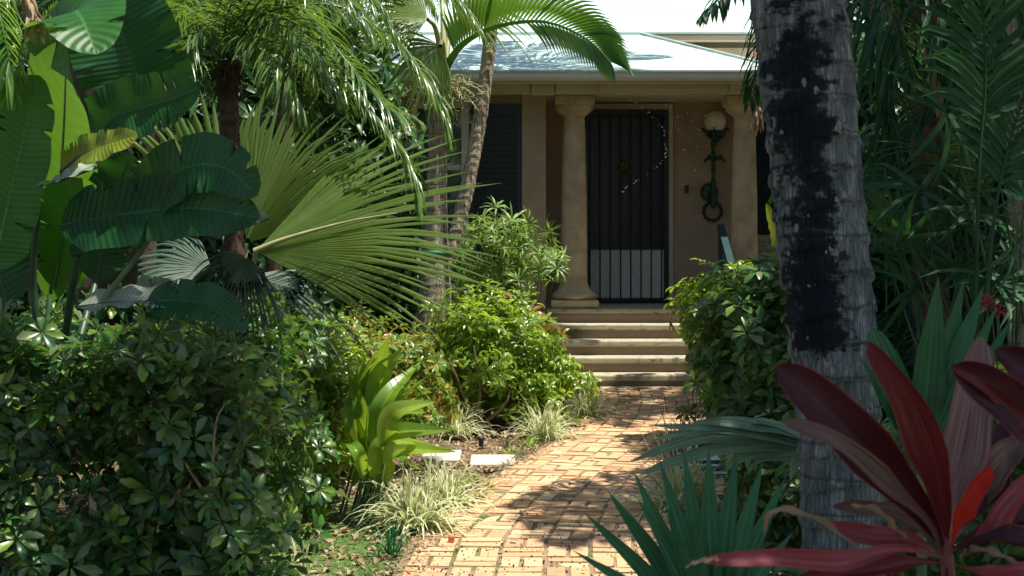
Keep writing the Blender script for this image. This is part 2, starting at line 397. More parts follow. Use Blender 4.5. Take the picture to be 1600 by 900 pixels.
M['fan'] = leafmat('fan_palm_leaf', [(.07, .17, .03), (.15, .28, .04), (.22, .34, .07), (.42, .48, .26), (.10, .22, .03)], .24, .45, (.45, .62, .04), 'along', 1, spec=.45, back=(.10, .16, .05))
M['fan_dark'] = leafmat('fan_palm_leaf_old', [(.03, .07, .045), (.05, .09, .06)], .5, .2, (.08, .16, .05), 'along', 1)
M['fan_small'] = leafmat('sword_leaf', [(.014, .085, .038), (.022, .115, .045)], .5, .3, (.03, .25, .05), 'along', 3)
M['date'] = leafmat('date_frond', [(.03, .09, .025), (.07, .14, .035), (.12, .20, .06)], .24, .33, (.26, .44, .04), spec=.45)
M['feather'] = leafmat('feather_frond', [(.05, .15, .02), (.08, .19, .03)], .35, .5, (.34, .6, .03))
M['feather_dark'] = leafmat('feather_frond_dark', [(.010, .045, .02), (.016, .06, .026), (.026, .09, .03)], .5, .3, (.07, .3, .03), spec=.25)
M['hedge'] = leafmat('umbrella_leaf', [(.016, .07, .028), (.03, .11, .022), (.07, .16, .025), (.13, .17, .07), (.03, .11, .02), (.18, .28, .04), (.02, .08, .025), (.09, .13, .06)], .33, .3, (.2, .42, .03), None, spec=.45, back=(.085, .115, .06))
M['lime'] = leafmat('lime_leaf', [(.06, .13, .015), (.12, .22, .02), (.19, .30, .03), (.26, .34, .06)], .33, .48, (.55, .72, .05), spec=.7)
M['star'] = leafmat('star_leaf', [(.08, .18, .03), (.13, .25, .05), (.26, .34, .12)], .38, .42, (.45, .62, .08))
M['croton'] = leafmat('croton_leaf', [(.22, .05, .015), (.15, .03, .02), (.30, .12, .02), (.06, .07, .03), (.20, .05, .04)], .35, .35, (.7, .13, .02))
M['croton_mix'] = leafmat('mixed_croton_leaf', [(.07, .16, .02), (.14, .26, .03), (.30, .34, .05), (.34, .12, .03), (.10, .22, .03), (.06, .14, .03), (.2, .3, .05)], .35, .35, (.36, .42, .05))
M['ginger'] = leafmat('ginger_leaf', [(.08, .2, .02), (.14, .28, .03), (.24, .36, .05)], .33, .5, (.5, .68, .04), 'mid')
M['tuft'] = leafmat('striped_grass', [(.2, .28, .08), (.3, .36, .12), (.4, .42, .2)], .45, .4, (.6, .68, .25), edge=((.8, .8, .58), .20))
M['tuft_brown'] = leafmat('brown_grass', [(.08, .07, .03), (.16, .12, .06), (.07, .10, .03)], .5, .25, (.2, .18, .06))
M['grey_leaf'] = leafmat('grey_leaf', [(.08, .16, .09), (.13, .22, .13)], .4, .25, (.06, .2, .08), 'along', 4)
M['broad'] = leafmat('broad_leaf', [(.016, .075, .035), (.022, .10, .04)], .4, .35, (.02, .28, .05), 'along', 5)
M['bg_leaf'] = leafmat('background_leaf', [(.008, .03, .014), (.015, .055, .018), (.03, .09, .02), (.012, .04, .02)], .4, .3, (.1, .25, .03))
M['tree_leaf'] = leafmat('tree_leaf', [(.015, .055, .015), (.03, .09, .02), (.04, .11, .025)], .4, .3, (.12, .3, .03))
def ti(name, a, bk, tc=(.6, .03, .03), tr=.3): return leafmat(name, [a, a], .42, tr, tc, 'streak', 26, back=bk, spec=.3, edge=((.32, .07, .07), .462))
M['ti_dark'] = ti('ti_dark', (.014, .003, .006), (.04, .008, .012), (.3, .01, .02), .2)
M['ti_red'] = ti('ti_red', (.06, .007, .010), (.17, .03, .03), (.25, .015, .01), .2)
M['ti_pink'] = ti('ti_pink', (.11, .012, .022), (.32, .12, .12), (.8, .08, .1), .3)
M['ti_olive'] = ti('ti_olive', (.07, .02, .028), (.17, .17, .11), (.4, .1, .08), .25)
M['ti_silver'] = ti('ti_silver', (.11, .035, .045), (.25, .23, .18), (.5, .2, .15), .3)
M['ti_painted_glow'] = ti('ti_painted_glow', (.42, .02, .012), (.5, .03, .015), (1, .05, .01), .5)  # the leaf's glow is put into a brighter red
M['cane'] = plain('ti_cane', (.14, .03, .035), .5, .3, 20, .2)
M['flower'] = leafmat('red_bract', [(.28, .015, .025), (.35, .02, .03)], .4, .3, (.5, .03, .03))

# ------------------------------------------------------------------ ground, path
def sheet(name, x0, x1, y0, y1, nx, ny, mat, amp, z=0, seedf=1.0):
    xs = np.linspace(x0, x1, nx); ys = np.linspace(y0, y1, ny)
    g = np.array([[(x, y, z+amp*noise.noise(Vector((x*seedf*1.7, y*seedf*1.7, 3.3)))) for x in xs] for y in ys])
    mb = MB(); mb.grid(g); o = mb.build(name, mat); o['kind'] = 'structure'; return o
sheet('ground', -60, 60, -40, 80, 3, 3, M['soil'], 0, -.05)
sheet('garden_bed', -7, 8, 1, 15, 150, 140, M['soil'], .018, -.026)

def cx(Y): return float(np.interp(Y, [3, 6, 7, 8, 9, 10, 11, 12, 13, 14.2], [.06, .09, .13, .28, .50, .78, 1.02, 1.20, 1.32, 1.38]))
def pth(s, t):                                # s across, t along (Y of centre line)
    c = cx(t); e = .1; sl = (cx(t+e)-cx(t-e))/(2*e); n = math.hypot(1, sl)
    return (c+s/n, t-s*sl/n*.55, math.atan(sl))
L0, NC, BW = -.58, 7, .205
rows = np.arange(2.2, 14.1, .1)
g = np.array([[(*pth(s, y)[:2], .006) for s in np.linspace(L0-.03, L0+NC*BW+.03, 6)] for y in np.append(rows, 14.1)]); g[:, :, 2] = .0255
mb = MB(); mb.grid(g); path = mb.build('brick_path', M['joint']); path['kind'] = 'structure'
brick_me = []
for k in range(5):                            # five worn brick shapes, 196 x 94 x 50 mm
    bm = bmesh.new(); bmesh.ops.create_cube(bm, size=1)
    for v in bm.verts:
        v.co = Vector((v.co.x*.198*(1+.02*math.sin(k*2)), v.co.y*.096, v.co.z*.05))
    bmesh.ops.bevel(bm, geom=[e for e in bm.edges if (e.verts[0].co.z > 0 and e.verts[1].co.z > 0)], offset=.008, segments=2, affect='EDGES')
    for v in bm.verts: v.co += Vector((random.uniform(-.0022, .0022), random.uniform(-.002, .002), random.uniform(-.0015, .0015)))
    me = bpy.data.meshes.new('brick'); bm.to_mesh(me); bm.free(); me.materials.append(M['brick']); brick_me.append(me)
bl = []
Yr = 6.0; k = 0
yy = 3.0
while yy < 13.98:
    for j in range(NC):
        s = L0+(j+.5)*BW
        cross = (k+j) % 2 == 0
        for h in (-.5, .5):
            if cross: ss, tt, rot = s, yy+.1+h*.1, 0
            else: ss, tt, rot = s+h*.102, yy+.1, math.pi/2
            if tt > 14.04: continue
            x, y, a = pth(ss, tt)
            edge = (j == 0 or j == NC-1)
            if edge and random.random() < .04: continue
            bl.append((x, y, -a+rot+random.gauss(0, .016), edge))
    yy += .2015; k += 1
bl.sort(key=lambda q: abs(q[1]-6.4) if q[1] > 6.3 else 100+q[1])
rest = MB()
for i, (x, y, a, e) in enumerate(bl):
    z = -.007+random.gauss(0, .0022); tx, ty = random.gauss(0, .009), random.gauss(0, .009)
    me = brick_me[i % 5]
    if i < 300: link('brick', me, path, (x, y, z+.012), (tx, ty, a))
    else:
        Mx = Matrix.Translation((x, y, z+.012))@Matrix.Rotation(a, 4, 'Z')@Matrix.Rotation(tx, 4, 'X')
        V = np.array([tuple(Mx@v.co) for v in me.vertices]); F = [list(pp.vertices) for pp in me.polygons]
        F = [f if len(f) == 4 else (f+[f[-1]])[:4] for f in F if len(f) in (3, 4)]
        V0 = len(V); Fq = [f for f in F if len(set(f)) == 4]
        rest.add(V, Fq)
rest.build('bricks', M['brick'], path, 'stuff', smooth=False)

def litter(name, label, n, reg, mat, size, z=.0, seed=3, cat='litter'):
    r = np.random.default_rng(seed); mb = MB()
    for _ in range(n):
        x, y = reg(r)
        a = r.uniform(0, 6.28); L = size*r.uniform(.4, 1.3); Wd = L*r.uniform(.15, .4); d = np.array([math.cos(a), math.sin(a), r.uniform(-.1, .35)])
        b0 = np.array([x, y, z+r.uniform(.002, .012)])
        blade(mb, [b0, b0+d*L*.5+np.array([0, 0, .15*L]), b0+d*L*np.array([1, 1, .3])], Wd, (0, 0, 1), 'lance', 3, 2, .4)
    return tag(mb.build(name, mat), label, cat, kind='stuff')
def reg_left(r):
    y = r.uniform(6.3, 13.5); return cx(y)-.58-abs(r.normal(0, .7)), y
def reg_right(r):
    y = r.uniform(6, 13.5); return cx(y)+.85+abs(r.normal(0, .5)), y
litter('leaf_litter', 'dry brown fallen leaves scattered over the soil left of the brick path', 2600, reg_left, M['dry'], .05)
litter('leaf_litter', 'dry brown fallen leaves scattered over the soil right of the brick path', 1300, reg_right, M['dry'], .05, seed=5)
r = np.random.default_rng(9); mb = MB()
for _ in range(600):
    y = 6.2+abs(r.normal(0, 1.0)); x = cx(y)+r.uniform(-.6, .8); s_ = r.uniform(.0015, .0038); z = .031
    mb.box(x-s_, x+s_, y-s_, y+s_, z-.006, z+s_)
tag(mb.build('fallen_seeds', M['bark_dark'], smooth=False), 'small dark fallen seeds speckled over the near end of the brick path', 'seeds', kind='stuff')
tag(box('clod', (-.30, -.27, 6.92, 6.95, .028, .062), M['terracotta']), 'small upright broken brick chip on the near left of the path', 'brick chip')

# moss lawn corner bottom left with short grass
xs = np.linspace(-2.2, -.25, 60); ys = np.linspace(5.2, 8.2, 70)
g = []
for y in ys:
    rw = []
    for x in xs:
        e = cx(y)-.56-x
        rw.append((x, y, .004+.012*noise.noise(Vector((x*5, y*5, 1)))+min(.0, e)*.3))
    g.append(rw)
mb = MB(); mb.grid(np.array(g)); o = mb.build('moss_lawn', M['moss']); o['kind'] = 'structure'
r = np.random.default_rng(4); mb = MB()
for _ in range(5200):
    y = r.uniform(5.6, 8.2); x = cx(y)-.55-abs(r.normal(0, .45))
    if r.random() < .12: x = cx(y)-.5+BW*r.integers(0, 5)+r.normal(0, .01); y = r.uniform(6.2, 8.5)
    a = r.uniform(0, 6.28); L = r.uniform(.012, .035); b0 = np.array([x, y, .008])
    blade(mb, arc(b0, (math.cos(a)*.6, math.sin(a)*.6, 1), L, .5, 2), .0025, (math.cos(a), math.sin(a), .2), 'grass', 2, 1, 0, sm=False)
tag(mb.build('short_grass', M['moss']), 'short green grass and moss in the lower left corner and in the brick joints', 'grass', kind='stuff')

for (x0, x1, y0, y1, lab) in ((-.27, .02, 9.34, 9.74, 'white stepping slab touching the left edge of the brick path'), (-.59, -.34, 9.52, 9.95, 'white stepping slab half hidden by grass, farther from the path')):
    o = tag(box('stepping_stone', (x0, x1, y0, y1, -.02, .03), M['slab'], bev=.008), lab, 'stepping stone', 'white stepping slabs'); o.rotation_euler = (0, 0, 0)
t0 = thing('garden_light', 'short black garden path light on bare soil left of the path', 'garden light', (-.215, 10.2, 0))
lathe([(.017, 0), (.017, .06)], (-.215, 10.2), 16).build('post', M['black_plastic'], t0)
lathe([(.0, .085), (.020, .085), (.025, .078), (.024, .06), (.017, .056)], (-.215, 10.2), 20).build('cap', M['black_plastic'], t0)

# ------------------------------------------------------------------ house
PZ = .725
house = thing('house', 'tan stucco house with a white roof, porch columns and brick-edged steps', 'house', (0, 15.5, 0))
wl = MB()
YW, YP = 15.45, 16.6
wl.box(-9, -1.02, YW, YW+.2, 0, 3.02)                       # left wing, window opening, shutter opening
wl.box(-1.02, -.50, YW, YW+.2, 0, .95); wl.box(-1.02, -.50, YW, YW+.2, 2.86, 3.02)
wl.box(-.50, .35, YW, YW+.2, 0, 3.02)
wl.box(.15, .35, YW+.2, YP+.002, 0, 3.02)
wl.box(.35, 3.9, YP, YP+.2, 0, 3.6)
wl.build('wall', M['stucco'], house, smooth=False)
box('pilaster', (.10, .355, YW-.05, YW-.002, 0, 3.0), M['stucco_pale'], house, .01)
box('wall', (3.9, 9, YW, YW+.2, 0, 3.02), M['stucco'], house, 0)
# porch floor and ceiling
box('porch_ceiling', (-.9, 3.9, 15.562, YP-.003, 2.985, 3.05), M['trim'], house, 0)
box('porch_floor', (.36, 3.9, 15.32, YP-.003, 0, PZ-.052), M['riser'], house, 0)
box('porch_slab', (.36, 3.9, 15.21, YP-.003, PZ-.05, PZ), M['nosing'], house, .012)
# shutter with slats
sh = box('shutter', (-.44, .095, YW-.06, YW-.003, .72, 2.86), M['shutter'], house, .006)
for i in range(34):
    z = .80+i*.059
    s_ = MB().box(-.40, .055, -.004, .004, -.028, .028).xform(Matrix.Translation((0, YW-.066, z))@Matrix.Rotation(.2, 4, 'X'))
    s_.build('slat', M['shutter'], sh, smooth=False)
wd = box('window', (-1.0, -.52, YW+.10, YW+.12, .97, 2.84), M['glass'], house, 0)
for b_ in ((-1.06, -.99, YW-.03, YW+.09, .9, 2.9), (-.53, -.45, YW-.03, YW+.09, .9, 2.9), (-.99, -.53, YW-.03, YW+.09, 2.82, 2.9), (-.99, -.53, YW-.05, YW+.09, .9, .98), (-.99, -.53, YW+.02, YW+.085, 2.17, 2.23)):
    box('window_frame', b_, M['trim'], wd, .005)
for k in range(14):
    mbc = MB(); x = -.985+k*.033; tube(mbc, [(x, YW+.16+.012*(k % 2), .98), (x, YW+.16, 2.82)], [.02], 8); mbc.build('curtain_fold', M['curtain'], wd)
# left second window further left (seen between fronds)
wd2 = box('window', (-3.2, -2.2, YW-.03, YW-.003, 1.0, 2.5), M['glass'], house, 0)
for b_ in ((-3.26, -3.2, YW-.05, YW-.003, .95, 2.55), (-2.2, -2.14, YW-.05, YW-.003, .95, 2.55), (-3.2, -2.2, YW-.05, YW-.003, 2.5, 2.55), (-3.2, -2.2, YW-.05, YW-.003, .95, 1.0), (-3.2, -2.2, YW-.05, YW-.031, 1.72, 1.78)):
    box('window_frame', b_, M['trim'], wd2, .004)
# beam, blocks, fascia, gutter, soffit
box('beam', (-9, 9, 15.22, 15.56, 2.955, 3.06), M['trim'], house, .006)
for (a, b_) in ((-9, .18), (.70+.21, 2.23), (2.66, 9)): box('beam_board', (a, b_, 15.17, 15.218, 2.985, 3.058), M['trim'], house, .004)
box('beam_block', (.20, .435, 15.13, 15.218, 2.93, 3.058), M['trim'], house, .005)
for X in (.654, 2.446): box('beam_block', (X-.205, X+.205, 15.12, 15.53, 2.946, 3.057), M['trim'], house, .006)
box('soffit', (-9, 9, 14.93, 15.9, 3.062, 3.08), M['trim'], house, 0)
box('fascia', (-9, 9, 14.90, 14.93, 3.02, 3.13), M['trim'], house, .004)
gp = [(0, 0), (-.07, .0), (-.085, .03), (-.085, .07), (-.095, .085), (-.095, .095), (-.08, .095), (-.075, .02), (0, .012)]
mb = MB(); mb.grid(np.array([[(x, 14.898+a, 3.045+c_) for a, c_ in gp] for x in (-9, 9)])); mb.build('gutter', M['trim'], house, smooth=False)
# porch roof: shingle courses, hip falling to the right
tanr = .31
def rz(y): return 3.145+(y-14.80)*tanr
mb = MB(); nC = 11
for i in range(nC):
    y0 = 14.80+i*.2; y1 = y0+.205
    def xr(y): return 2.75-(y-14.8)*.62 if y < 17 else 2.75-2.2*.62
    lift = .004
    mb.add([(-9, y0, rz(y0)+lift), (xr(y0), y0, rz(y0)+lift), (xr(y1), y1, rz(y1)), (-9, y1, rz(y1)), (-9, y0, rz(y0)-.012), (xr(y0), y0, rz(y0)-.012)], [(0, 1, 2, 3), (4, 5, 1, 0)])
mb.build('porch_roof', M['roof'], house, smooth=False)
mb = MB(); zt = rz(17.0)
mb.add([(2.75, 14.8, rz(14.8)), (9, 14.8+.0, rz(14.8)-.0), (9, 14.8, rz(14.8)-.03), (2.75, 14.8, rz(14.8)-.03)], [(0, 1, 2, 3)])
mb.add([(2.75, 14.8, rz(14.8)), (2.75, 17.2, rz(14.8)+.02), (1.386, 17.0, zt), (1.386, 17.0, zt)], [(0, 1, 2, 2)]) if False else None
mb.add([(2.752, 14.8, 3.140), (9, 14.8, 3.140), (9, 17.3, 3.42), (2.3, 17.3, 3.42)], [(0, 1, 2, 3)])
mb.build('side_roof', M['roof'], house, smooth=False)
tube(MB(), [(2.75, 14.8, 3.165), (1.40, 17.0, zt+.02)], [.025], 8)
mb = MB(); tube(mb, [(2.76, 14.79, 3.16), (1.40, 16.98, zt+.015)], [.013], 8); mb.build('hip_cap', M['roof'], house)
# main roof and its wall behind
box('upper_wall', (1.0, 9, 17.3, 17.5, 3.0, 3.86), M['trim'], house, 0)
mb = MB()
for i in range(20):
    y0 = 16.85+i*.22; y1 = y0+.225; z0 = 3.81+(i*.22)*.36; z1 = z0+.22*.36
    mb.add([(-9, y0, z0+.004), (9, y0, z0+.004), (9, y1, z1), (-9, y1, z1), (-9, y0, z0-.02), (9, y0, z0-.02)], [(0, 1, 2, 3), (4, 5, 1, 0)])
mb.build('upper_roof', M['roof'], house, smooth=False)
box('upper_fascia', (1.25, 9, 16.86, 16.9, 3.70, 3.78), M['trim'], house, .004)
# columns
for X in (.654, 2.446):
    Yc = 15.50
    c = lathe([(.142, PZ+.15), (.140, PZ+.5), (.133, PZ+1.2), (.118, PZ+1.8), (.109, 2.745), (.115, 2.75)], (X, Yc), 40).build('column', M['coral'], house)
    pl = box('plinth', (X-.25, X+.25, Yc-.25, Yc+.25, PZ, PZ+.085), M['coral'], c, .02)
    lathe([(.20, PZ+.085), (.235, PZ+.10), (.24, PZ+.135), (.205, PZ+.165), (.175, PZ+.18), (.155, PZ+.23), (.143, PZ+.26)], (X, Yc), 40).build('base_moulding', M['coral'], c)
    lathe([(.108, 2.735), (.13, 2.742), (.135, 2.755), (.17, 2.775), (.20, 2.81), (.205, 2.845)], (X, Yc), 40).build('capital', M['coral'], c)
    box('abacus', (X-.21, X+.21, Yc-.21, Yc+.21, 2.846, 2.945), M['coral'], c, .015)
# door
dx0, dx1, dz1 = .80, 1.757, 2.90
door = box('door', (dx0+.01, dx1-.01, YP-.02, YP-.003, PZ+.005, dz1-.005), M['door_metal'], house, 0)
for i in range(4):
    for j in range(2):
        xa = dx0+.12+j*.40; za = PZ+.12+i*.52
        MB().box(xa, xa+.33, YP-.032, YP-.021, za, za+.42).build('door_panel', M['door_metal'], door, smooth=False)
for b_ in ((dx1, dx1+.05, YP-.07, YP-.003, PZ, 2.965), (dx0-.05, dx0, YP-.07, YP-.003, PZ, 2.965), (dx0, dx1, YP-.07, YP-.003, dz1, 2.965)):
    box('door_frame', b_, M['trim'], door, .006)
sd = MB()
ys0, ys1 = YP-.135, YP-.105
for b_ in ((dx0+.01, dx0+.065, ys0, ys1, PZ+.02, dz1-.02), (dx1-.055, dx1-.005, ys0, ys1, PZ+.02, dz1-.02), (dx0+.065, dx1-.055, ys0, ys1, PZ+.02, PZ+.06), (dx0+.065, dx1-.055, ys0, ys1, dz1-.07, dz1-.02), (dx0+.065, dx1-.055, ys0, ys1, 1.325, 1.36)):
    sd.box(*b_)
sdo = sd.build('security_door', M['door_metal'], house, smooth=False)
for i in range(8):
    x = dx0+.07+i*.1145
    mb = MB(); tube(mb, [(x, ys0-.012, PZ+.03), (x, ys0-.012, dz1-.03)], [.0085], 8); mb.build('bar', M['door_metal'], sdo)
box('kick_panel', (dx0+.068, dx1-.058, ys0+.012, ys1-.006, PZ+.062, 1.335), M['door_panel'], sdo, 0)
box('door_handle', (dx1-.085, dx1-.06, ys0-.05, ys0-.02, 1.62, 1.78), M['door_metal'], sdo, .005)
# knocker: small brass head with ring
kc = (1.245, YP-.16, 2.27)
kn = MB()
def ball(mb, c, r, sc=(1, 1, 1), n=12):
    th = np.linspace(0, 2*math.pi, n, endpoint=False); ph = np.linspace(.02, math.pi-.02, n//2+2)
    mb.grid(np.array([[(c[0]+r*sc[0]*math.sin(p_)*math.cos(q), c[1]+r*sc[1]*math.sin(p_)*math.sin(q), c[2]+r*sc[2]*math.cos(p_)) for q in th] for p_ in ph]), closed=True)
ball(kn, kc, .055, (1, .5, 1.1)); ball(kn, (kc[0], kc[1]-.025, kc[2]-.02), .02); ball(kn, (kc[0]-.02, kc[1]-.026, kc[2]+.015), .012); ball(kn, (kc[0]+.02, kc[1]-.026, kc[2]+.015), .012)
ball(kn, (kc[0], kc[1]-.005, kc[2]-.055), .03, (1, .5, .8))
kno = kn.build('door_knocker', M['brass'], sdo)
def ring(mb, c, R, r, ny=0, n=32, s=8, bead=0):
    th = np.linspace(0, 2*math.pi, n, endpoint=False); g = []
    for q in np.append(th, th[0]):
        rr = r*(1+bead*math.sin(q*12))
        g.append([(c[0]+(R+rr*math.cos(a))*math.cos(q), c[1]+rr*math.sin(a), c[2]+(R+rr*math.cos(a))*math.sin(q)) for a in np.linspace(0, 2*math.pi, s, endpoint=False)])
    mb.grid(np.array(g), closed=True)
mb = MB(); ring(mb, (kc[0], kc[1]-.03, kc[2]-.075), .05, .008); mb.build('knocker_ring', M['brass'], kno)
box('doorbell', (1.945, 1.985, YP-.03, YP-.003, 1.96, 2.05), M['black_plastic'], house, .005)
# right part of porch: dark shuttered window, louvre below, AC
sh2 = box('shutter', (2.70, 3.6, YP-.05, YP-.003, 1.50, 2.9), M['shutter'], house, .005)
lv = box('louvre', (2.72, 3.6, YP-.04, YP-.003, .95, 1.49), M['trim'], house, .004)
for i in range(8): MB().box(2.76, 3.56, -.008, .008, -.03, .03).xform(Matrix.Translation((0, YP-.055, 1.0+i*.062))@Matrix.Rotation(.6, 4, 'X')).build('slat', M['trim'], lv, smooth=False)

# front steps
st = thing('front_steps', 'five worn cream painted steps with stucco risers climbing to the porch', 'steps', (1.4, 14.6, 0))
for i in range(4):
    y0 = 14.10+i*.28; z1 = (i+1)*.145
    rz_ = box('riser', (.34, 2.62, y0+.03, y0+.315, 0 if i == 0 else z1-.145, z1-.062), M['riser'], st, 0)
    box('tread', (.32, 2.64, y0, y0+.313, z1-.06, z1), M['nosing'], st, .014)
box('riser', (.362, 2.62, 15.225, 15.318, .582, PZ-.055), M['riser'], st, 0)
box('bottom_kerb', (.32, 2.64, 14.02, 14.128, -.02, .035), M['nosing'], st, .008)
# handrail
hr = thing('handrail', 'dark teal handrail slanting down the right side of the front steps', 'handrail', (2.17, 14.8, 0))
box('post', (2.14, 2.20, 15.24, 15.30, PZ, 1.60), M['rail'], hr, .004)
box('post', (2.14, 2.20, 13.98, 14.04, 0, .88), M['rail'], hr, .004)
mb = MB()
for dz, h in ((.0, .06), (-.62, .04)):
    mb.add([(2.135, 15.30, 1.60+dz), (2.205, 15.30, 1.60+dz), (2.205, 13.96, .90+dz), (2.135, 13.96, .90+dz), (2.135, 15.30, 1.60+dz-h), (2.205, 15.30, 1.60+dz-h), (2.205, 13.96, .90+dz-h), (2.135, 13.96, .90+dz-h)],
           [(0, 1, 2, 3), (7, 6, 5, 4), (0, 4, 5, 1), (3, 2, 6, 7), (0, 3, 7, 4), (1, 5, 6, 2)])
mb.build('rail', M['rail'], hr, smooth=False)
for i in range(8):
    y = 14.12+i*.15; z = .90+(y-13.96)/1.34*.70
    mb = MB(); tube(mb, [(2.17, y, z-.60), (2.17, y, z-.03)], [.012], 6); mb.build('baluster', M['rail'], hr)
# wall lamp
lx = 2.27; ly = YP-.16
lamp = thing('wall_lamp', 'white globe lamp on an ornate green metal bracket right of the door', 'wall lamp', (lx, YP, 2.75))
mb = MB(); ball(mb, (lx, ly, 2.755), .122, n=28); mb.build('globe', M['globe'], lamp)
cup = lathe([(.0, 2.52), (.035, 2.525), (.045, 2.56), (.07, 2.60), (.085, 2.64), (.08, 2.66)], (lx, ly), 20).build('cup', M['verdigris'], lamp)
for k in range(6):
    a = k*math.pi/3+.3; d = np.array([math.cos(a), math.sin(a), 0]); b0 = np.array([lx, ly, 2.55])
    mb = MB(); tube(mb, [b0+d*.02, b0+d*.09+np.array([0, 0, .04]), b0+d*.125+np.array([0, 0, .10]), b0+d*.155+np.array([0, 0, .13]), b0+d*.17+np.array([0, 0, .115]), b0+d*.16+np.array([0, 0, .1])], [.011, .009, .006], 6, n=12); mb.build('scroll', M['verdigris'], lamp)
lathe([(.02, 2.53), (.03, 2.50), (.018, 2.47), (.022, 2.40), (.035, 2.36), (.02, 2.32), (.026, 2.22), (.014, 2.15), (.03, 2.09), (.03, 2.07), (.02, 2.03), (.035, 1.97), (.04, 1.88), (.02, 1.80), (.0, 1.78)], (lx-.02, ly+.02), 16).build('stem', M['verdigris'], lamp)
for k in range(5):
    a = k*math.pi/4; d = np.array([math.cos(a), -.4, math.sin(a)*.6])
    mb = MB(); b0 = np.array([lx-.01, ly+.01, 2.34]); tube(mb, [b0, b0+d*.07, b0+d*.11+np.array([0, 0, -.02]), b0+d*.10+np.array([0, 0, -.045])], [.014, .016, .007], 6, n=9); mb.build('scroll', M['verdigris'], lamp)
mb = MB(); ball(mb, (lx-.05, YP-.02, 1.97), .10, (1, .35, 1.05), 20); mb.build('wall_plate', M['verdigris'], lamp)
mb = MB(); tube(mb, [(lx-.05, YP-.02, 1.97), (lx-.04, YP-.09, 1.93), (lx-.02, ly+.02, 1.98)], [.018], 8, n=8); mb.build('arm', M['verdigris'], lamp)
mb = MB(); ring(mb, (lx-.015, YP-.05, 1.755), .10, .018, n=96, bead=.35); tag(mb.build('wreath', M['verdigris']), 'round beaded green ring hanging on the wall just under the globe lamp', 'wreath')
# dewy cobweb strand
mb = MB(); r = np.random.default_rng(2)
sp = spline([P(985, 155, 15.0), P(1012, 175, 15.0), P(1035, 200, 14.95), P(1040, 225, 14.95), P(1038, 248, 14.95), P(1018, 268, 15), P(985, 288, 15), P(972, 300, 15)], 60)
for i, q in enumerate(sp):
    if r.random() < .55: ball(mb, q+r.normal(0, .006, 3), r.uniform(.004, .008), n=6)
for _ in range(34): ball(mb, np.array(P(r.normal(1075, 20), r.normal(215, 26), 15.0)), r.uniform(.003, .007), n=6)
for q in np.linspace(0, 1, 14): ball(mb, np.array(P(1040, 160, 15))*(1-q)+np.array(P(1058, 262, 15))*q+r.normal(0, .02, 3), .003, n=6)
cw = mb.build('cobweb', M['drop']); tag(cw, 'glinting dew drops on a cobweb strand hanging before the front door', 'cobweb', kind='stuff')

# ------------------------------------------------------------------ vegetation builders
def add_frond(mb, rach, Lf, n, hw, ang=1.0, droop=.5, lift=.25, t0=.12, up=(0, 0, 1), segs=4, both=True, rr=.012, jit=.08, fold=.35):
    p = spline(rach, 40); T = frames(p); up = np.asarray(up, float)
    tube(mb, p[::2], [rr, rr*.7, rr*.25], 5)
    for i in range(n):
        t = t0+(1-t0)*(i+.5)/n; x = t*39; k = min(38, int(x)); f = x-k
        b0 = p[k]*(1-f)+p[k+1]*f; Tt = nrm(T[k]*(1-f)+T[k+1]*f)
        S = np.cross(Tt, up); S = nrm(S); N = np.cross(S, Tt)
        s_ = (t-t0)/(1-t0)
        L = Lf*(.45+.55*math.sin(math.pi*min(1, s_*.85+.12))**.8)*(1 if s_ < .8 else 1-.5*(s_-.8)/.2)
        a = ang*(1-.45*s_)
        for sg in ((-1, 1) if both else (1,)):
            aa = a+RNG.normal(0, jit)
            d = nrm(Tt*math.cos(aa)+S*sg*math.sin(aa)+N*(lift+RNG.normal(0, jit)))
            pts = arc(b0, d, L*RNG.uniform(.88, 1.08), droop*RNG.uniform(.6, 1.4), segs)
            blade(mb, pts, hw, np.cross(np.cross(d, up if abs(np.dot(d, up)) < .97 else (1, 0, 0)), d)+1e-3, 'lance', segs, 2, fold, sm=False)
def fan(mb, C, axis, N, R, spread, nseg, fused=.55, droop=.25, cup=.15, tipd=.3, Rj=.08, pleat=1.25, costa=0, asym=0):
    C = np.array(tuple(C)); A = nrm(axis); N = nrm(N); N = nrm(N-A*np.dot(A, N)); S = np.cross(N, A)
    da = spread/nseg
    rs = np.array([.03, .15, .3, .45, fused, .68, .8, .9, 1.0])
    for i in range(nseg):
        a = -spread/2+(i+.5)*da
        Rr = R*(1-.22*(abs(a)/(spread/2))**2)*(1+RNG.normal(0, Rj)); dr = droop*RNG.uniform(.7, 1.3); td = tipd*RNG.uniform(.4, 1.6)
        sw = RNG.normal(0, .015)
        g = np.zeros((len(rs), 3, 3))
        for q, r_ in enumerate(rs):
            wd = .5 if r_ <= fused else .5*max(.04, (1-((r_-fused)/(1-fused))**1.8))*(fused/r_)**.5
            for k, j in enumerate((-1, 0, 1)):
                aa = a+j*wd*da+(sw*(r_-fused)/(1-fused) if r_ > fused else 0)
                d = A*math.cos(aa)+S*math.sin(aa)
                # bend
                z = cup*R*r_*r_*(abs(aa)/(spread/2))**1.5
                p_ = C+d*Rr*r_+N*(z-(0 if j else 1)*0)
                ht = pleat*Rr*min(r_, fused)*da*.5*(1 if r_ <= fused else wd*2+.1)
                p_ = p_+N*(ht if j == 0 else 0)
                p_ = p_+np.array([0, 0, -1])*(dr*Rr*r_**2.2*.5+td*Rr*max(0, r_-fused)**1.6)
                g[q, k] = p_
        mb.grid(g)
def leaf_template(L, W, segs=3, fold=.35, droop=.3, prof='obov'):
    mb = MB(); blade(mb, arc((0, 0, 0), (0, 1, .12), L, droop, segs), W, (0, 0, 1), prof, segs, 2, fold, sm=False)
    return mb
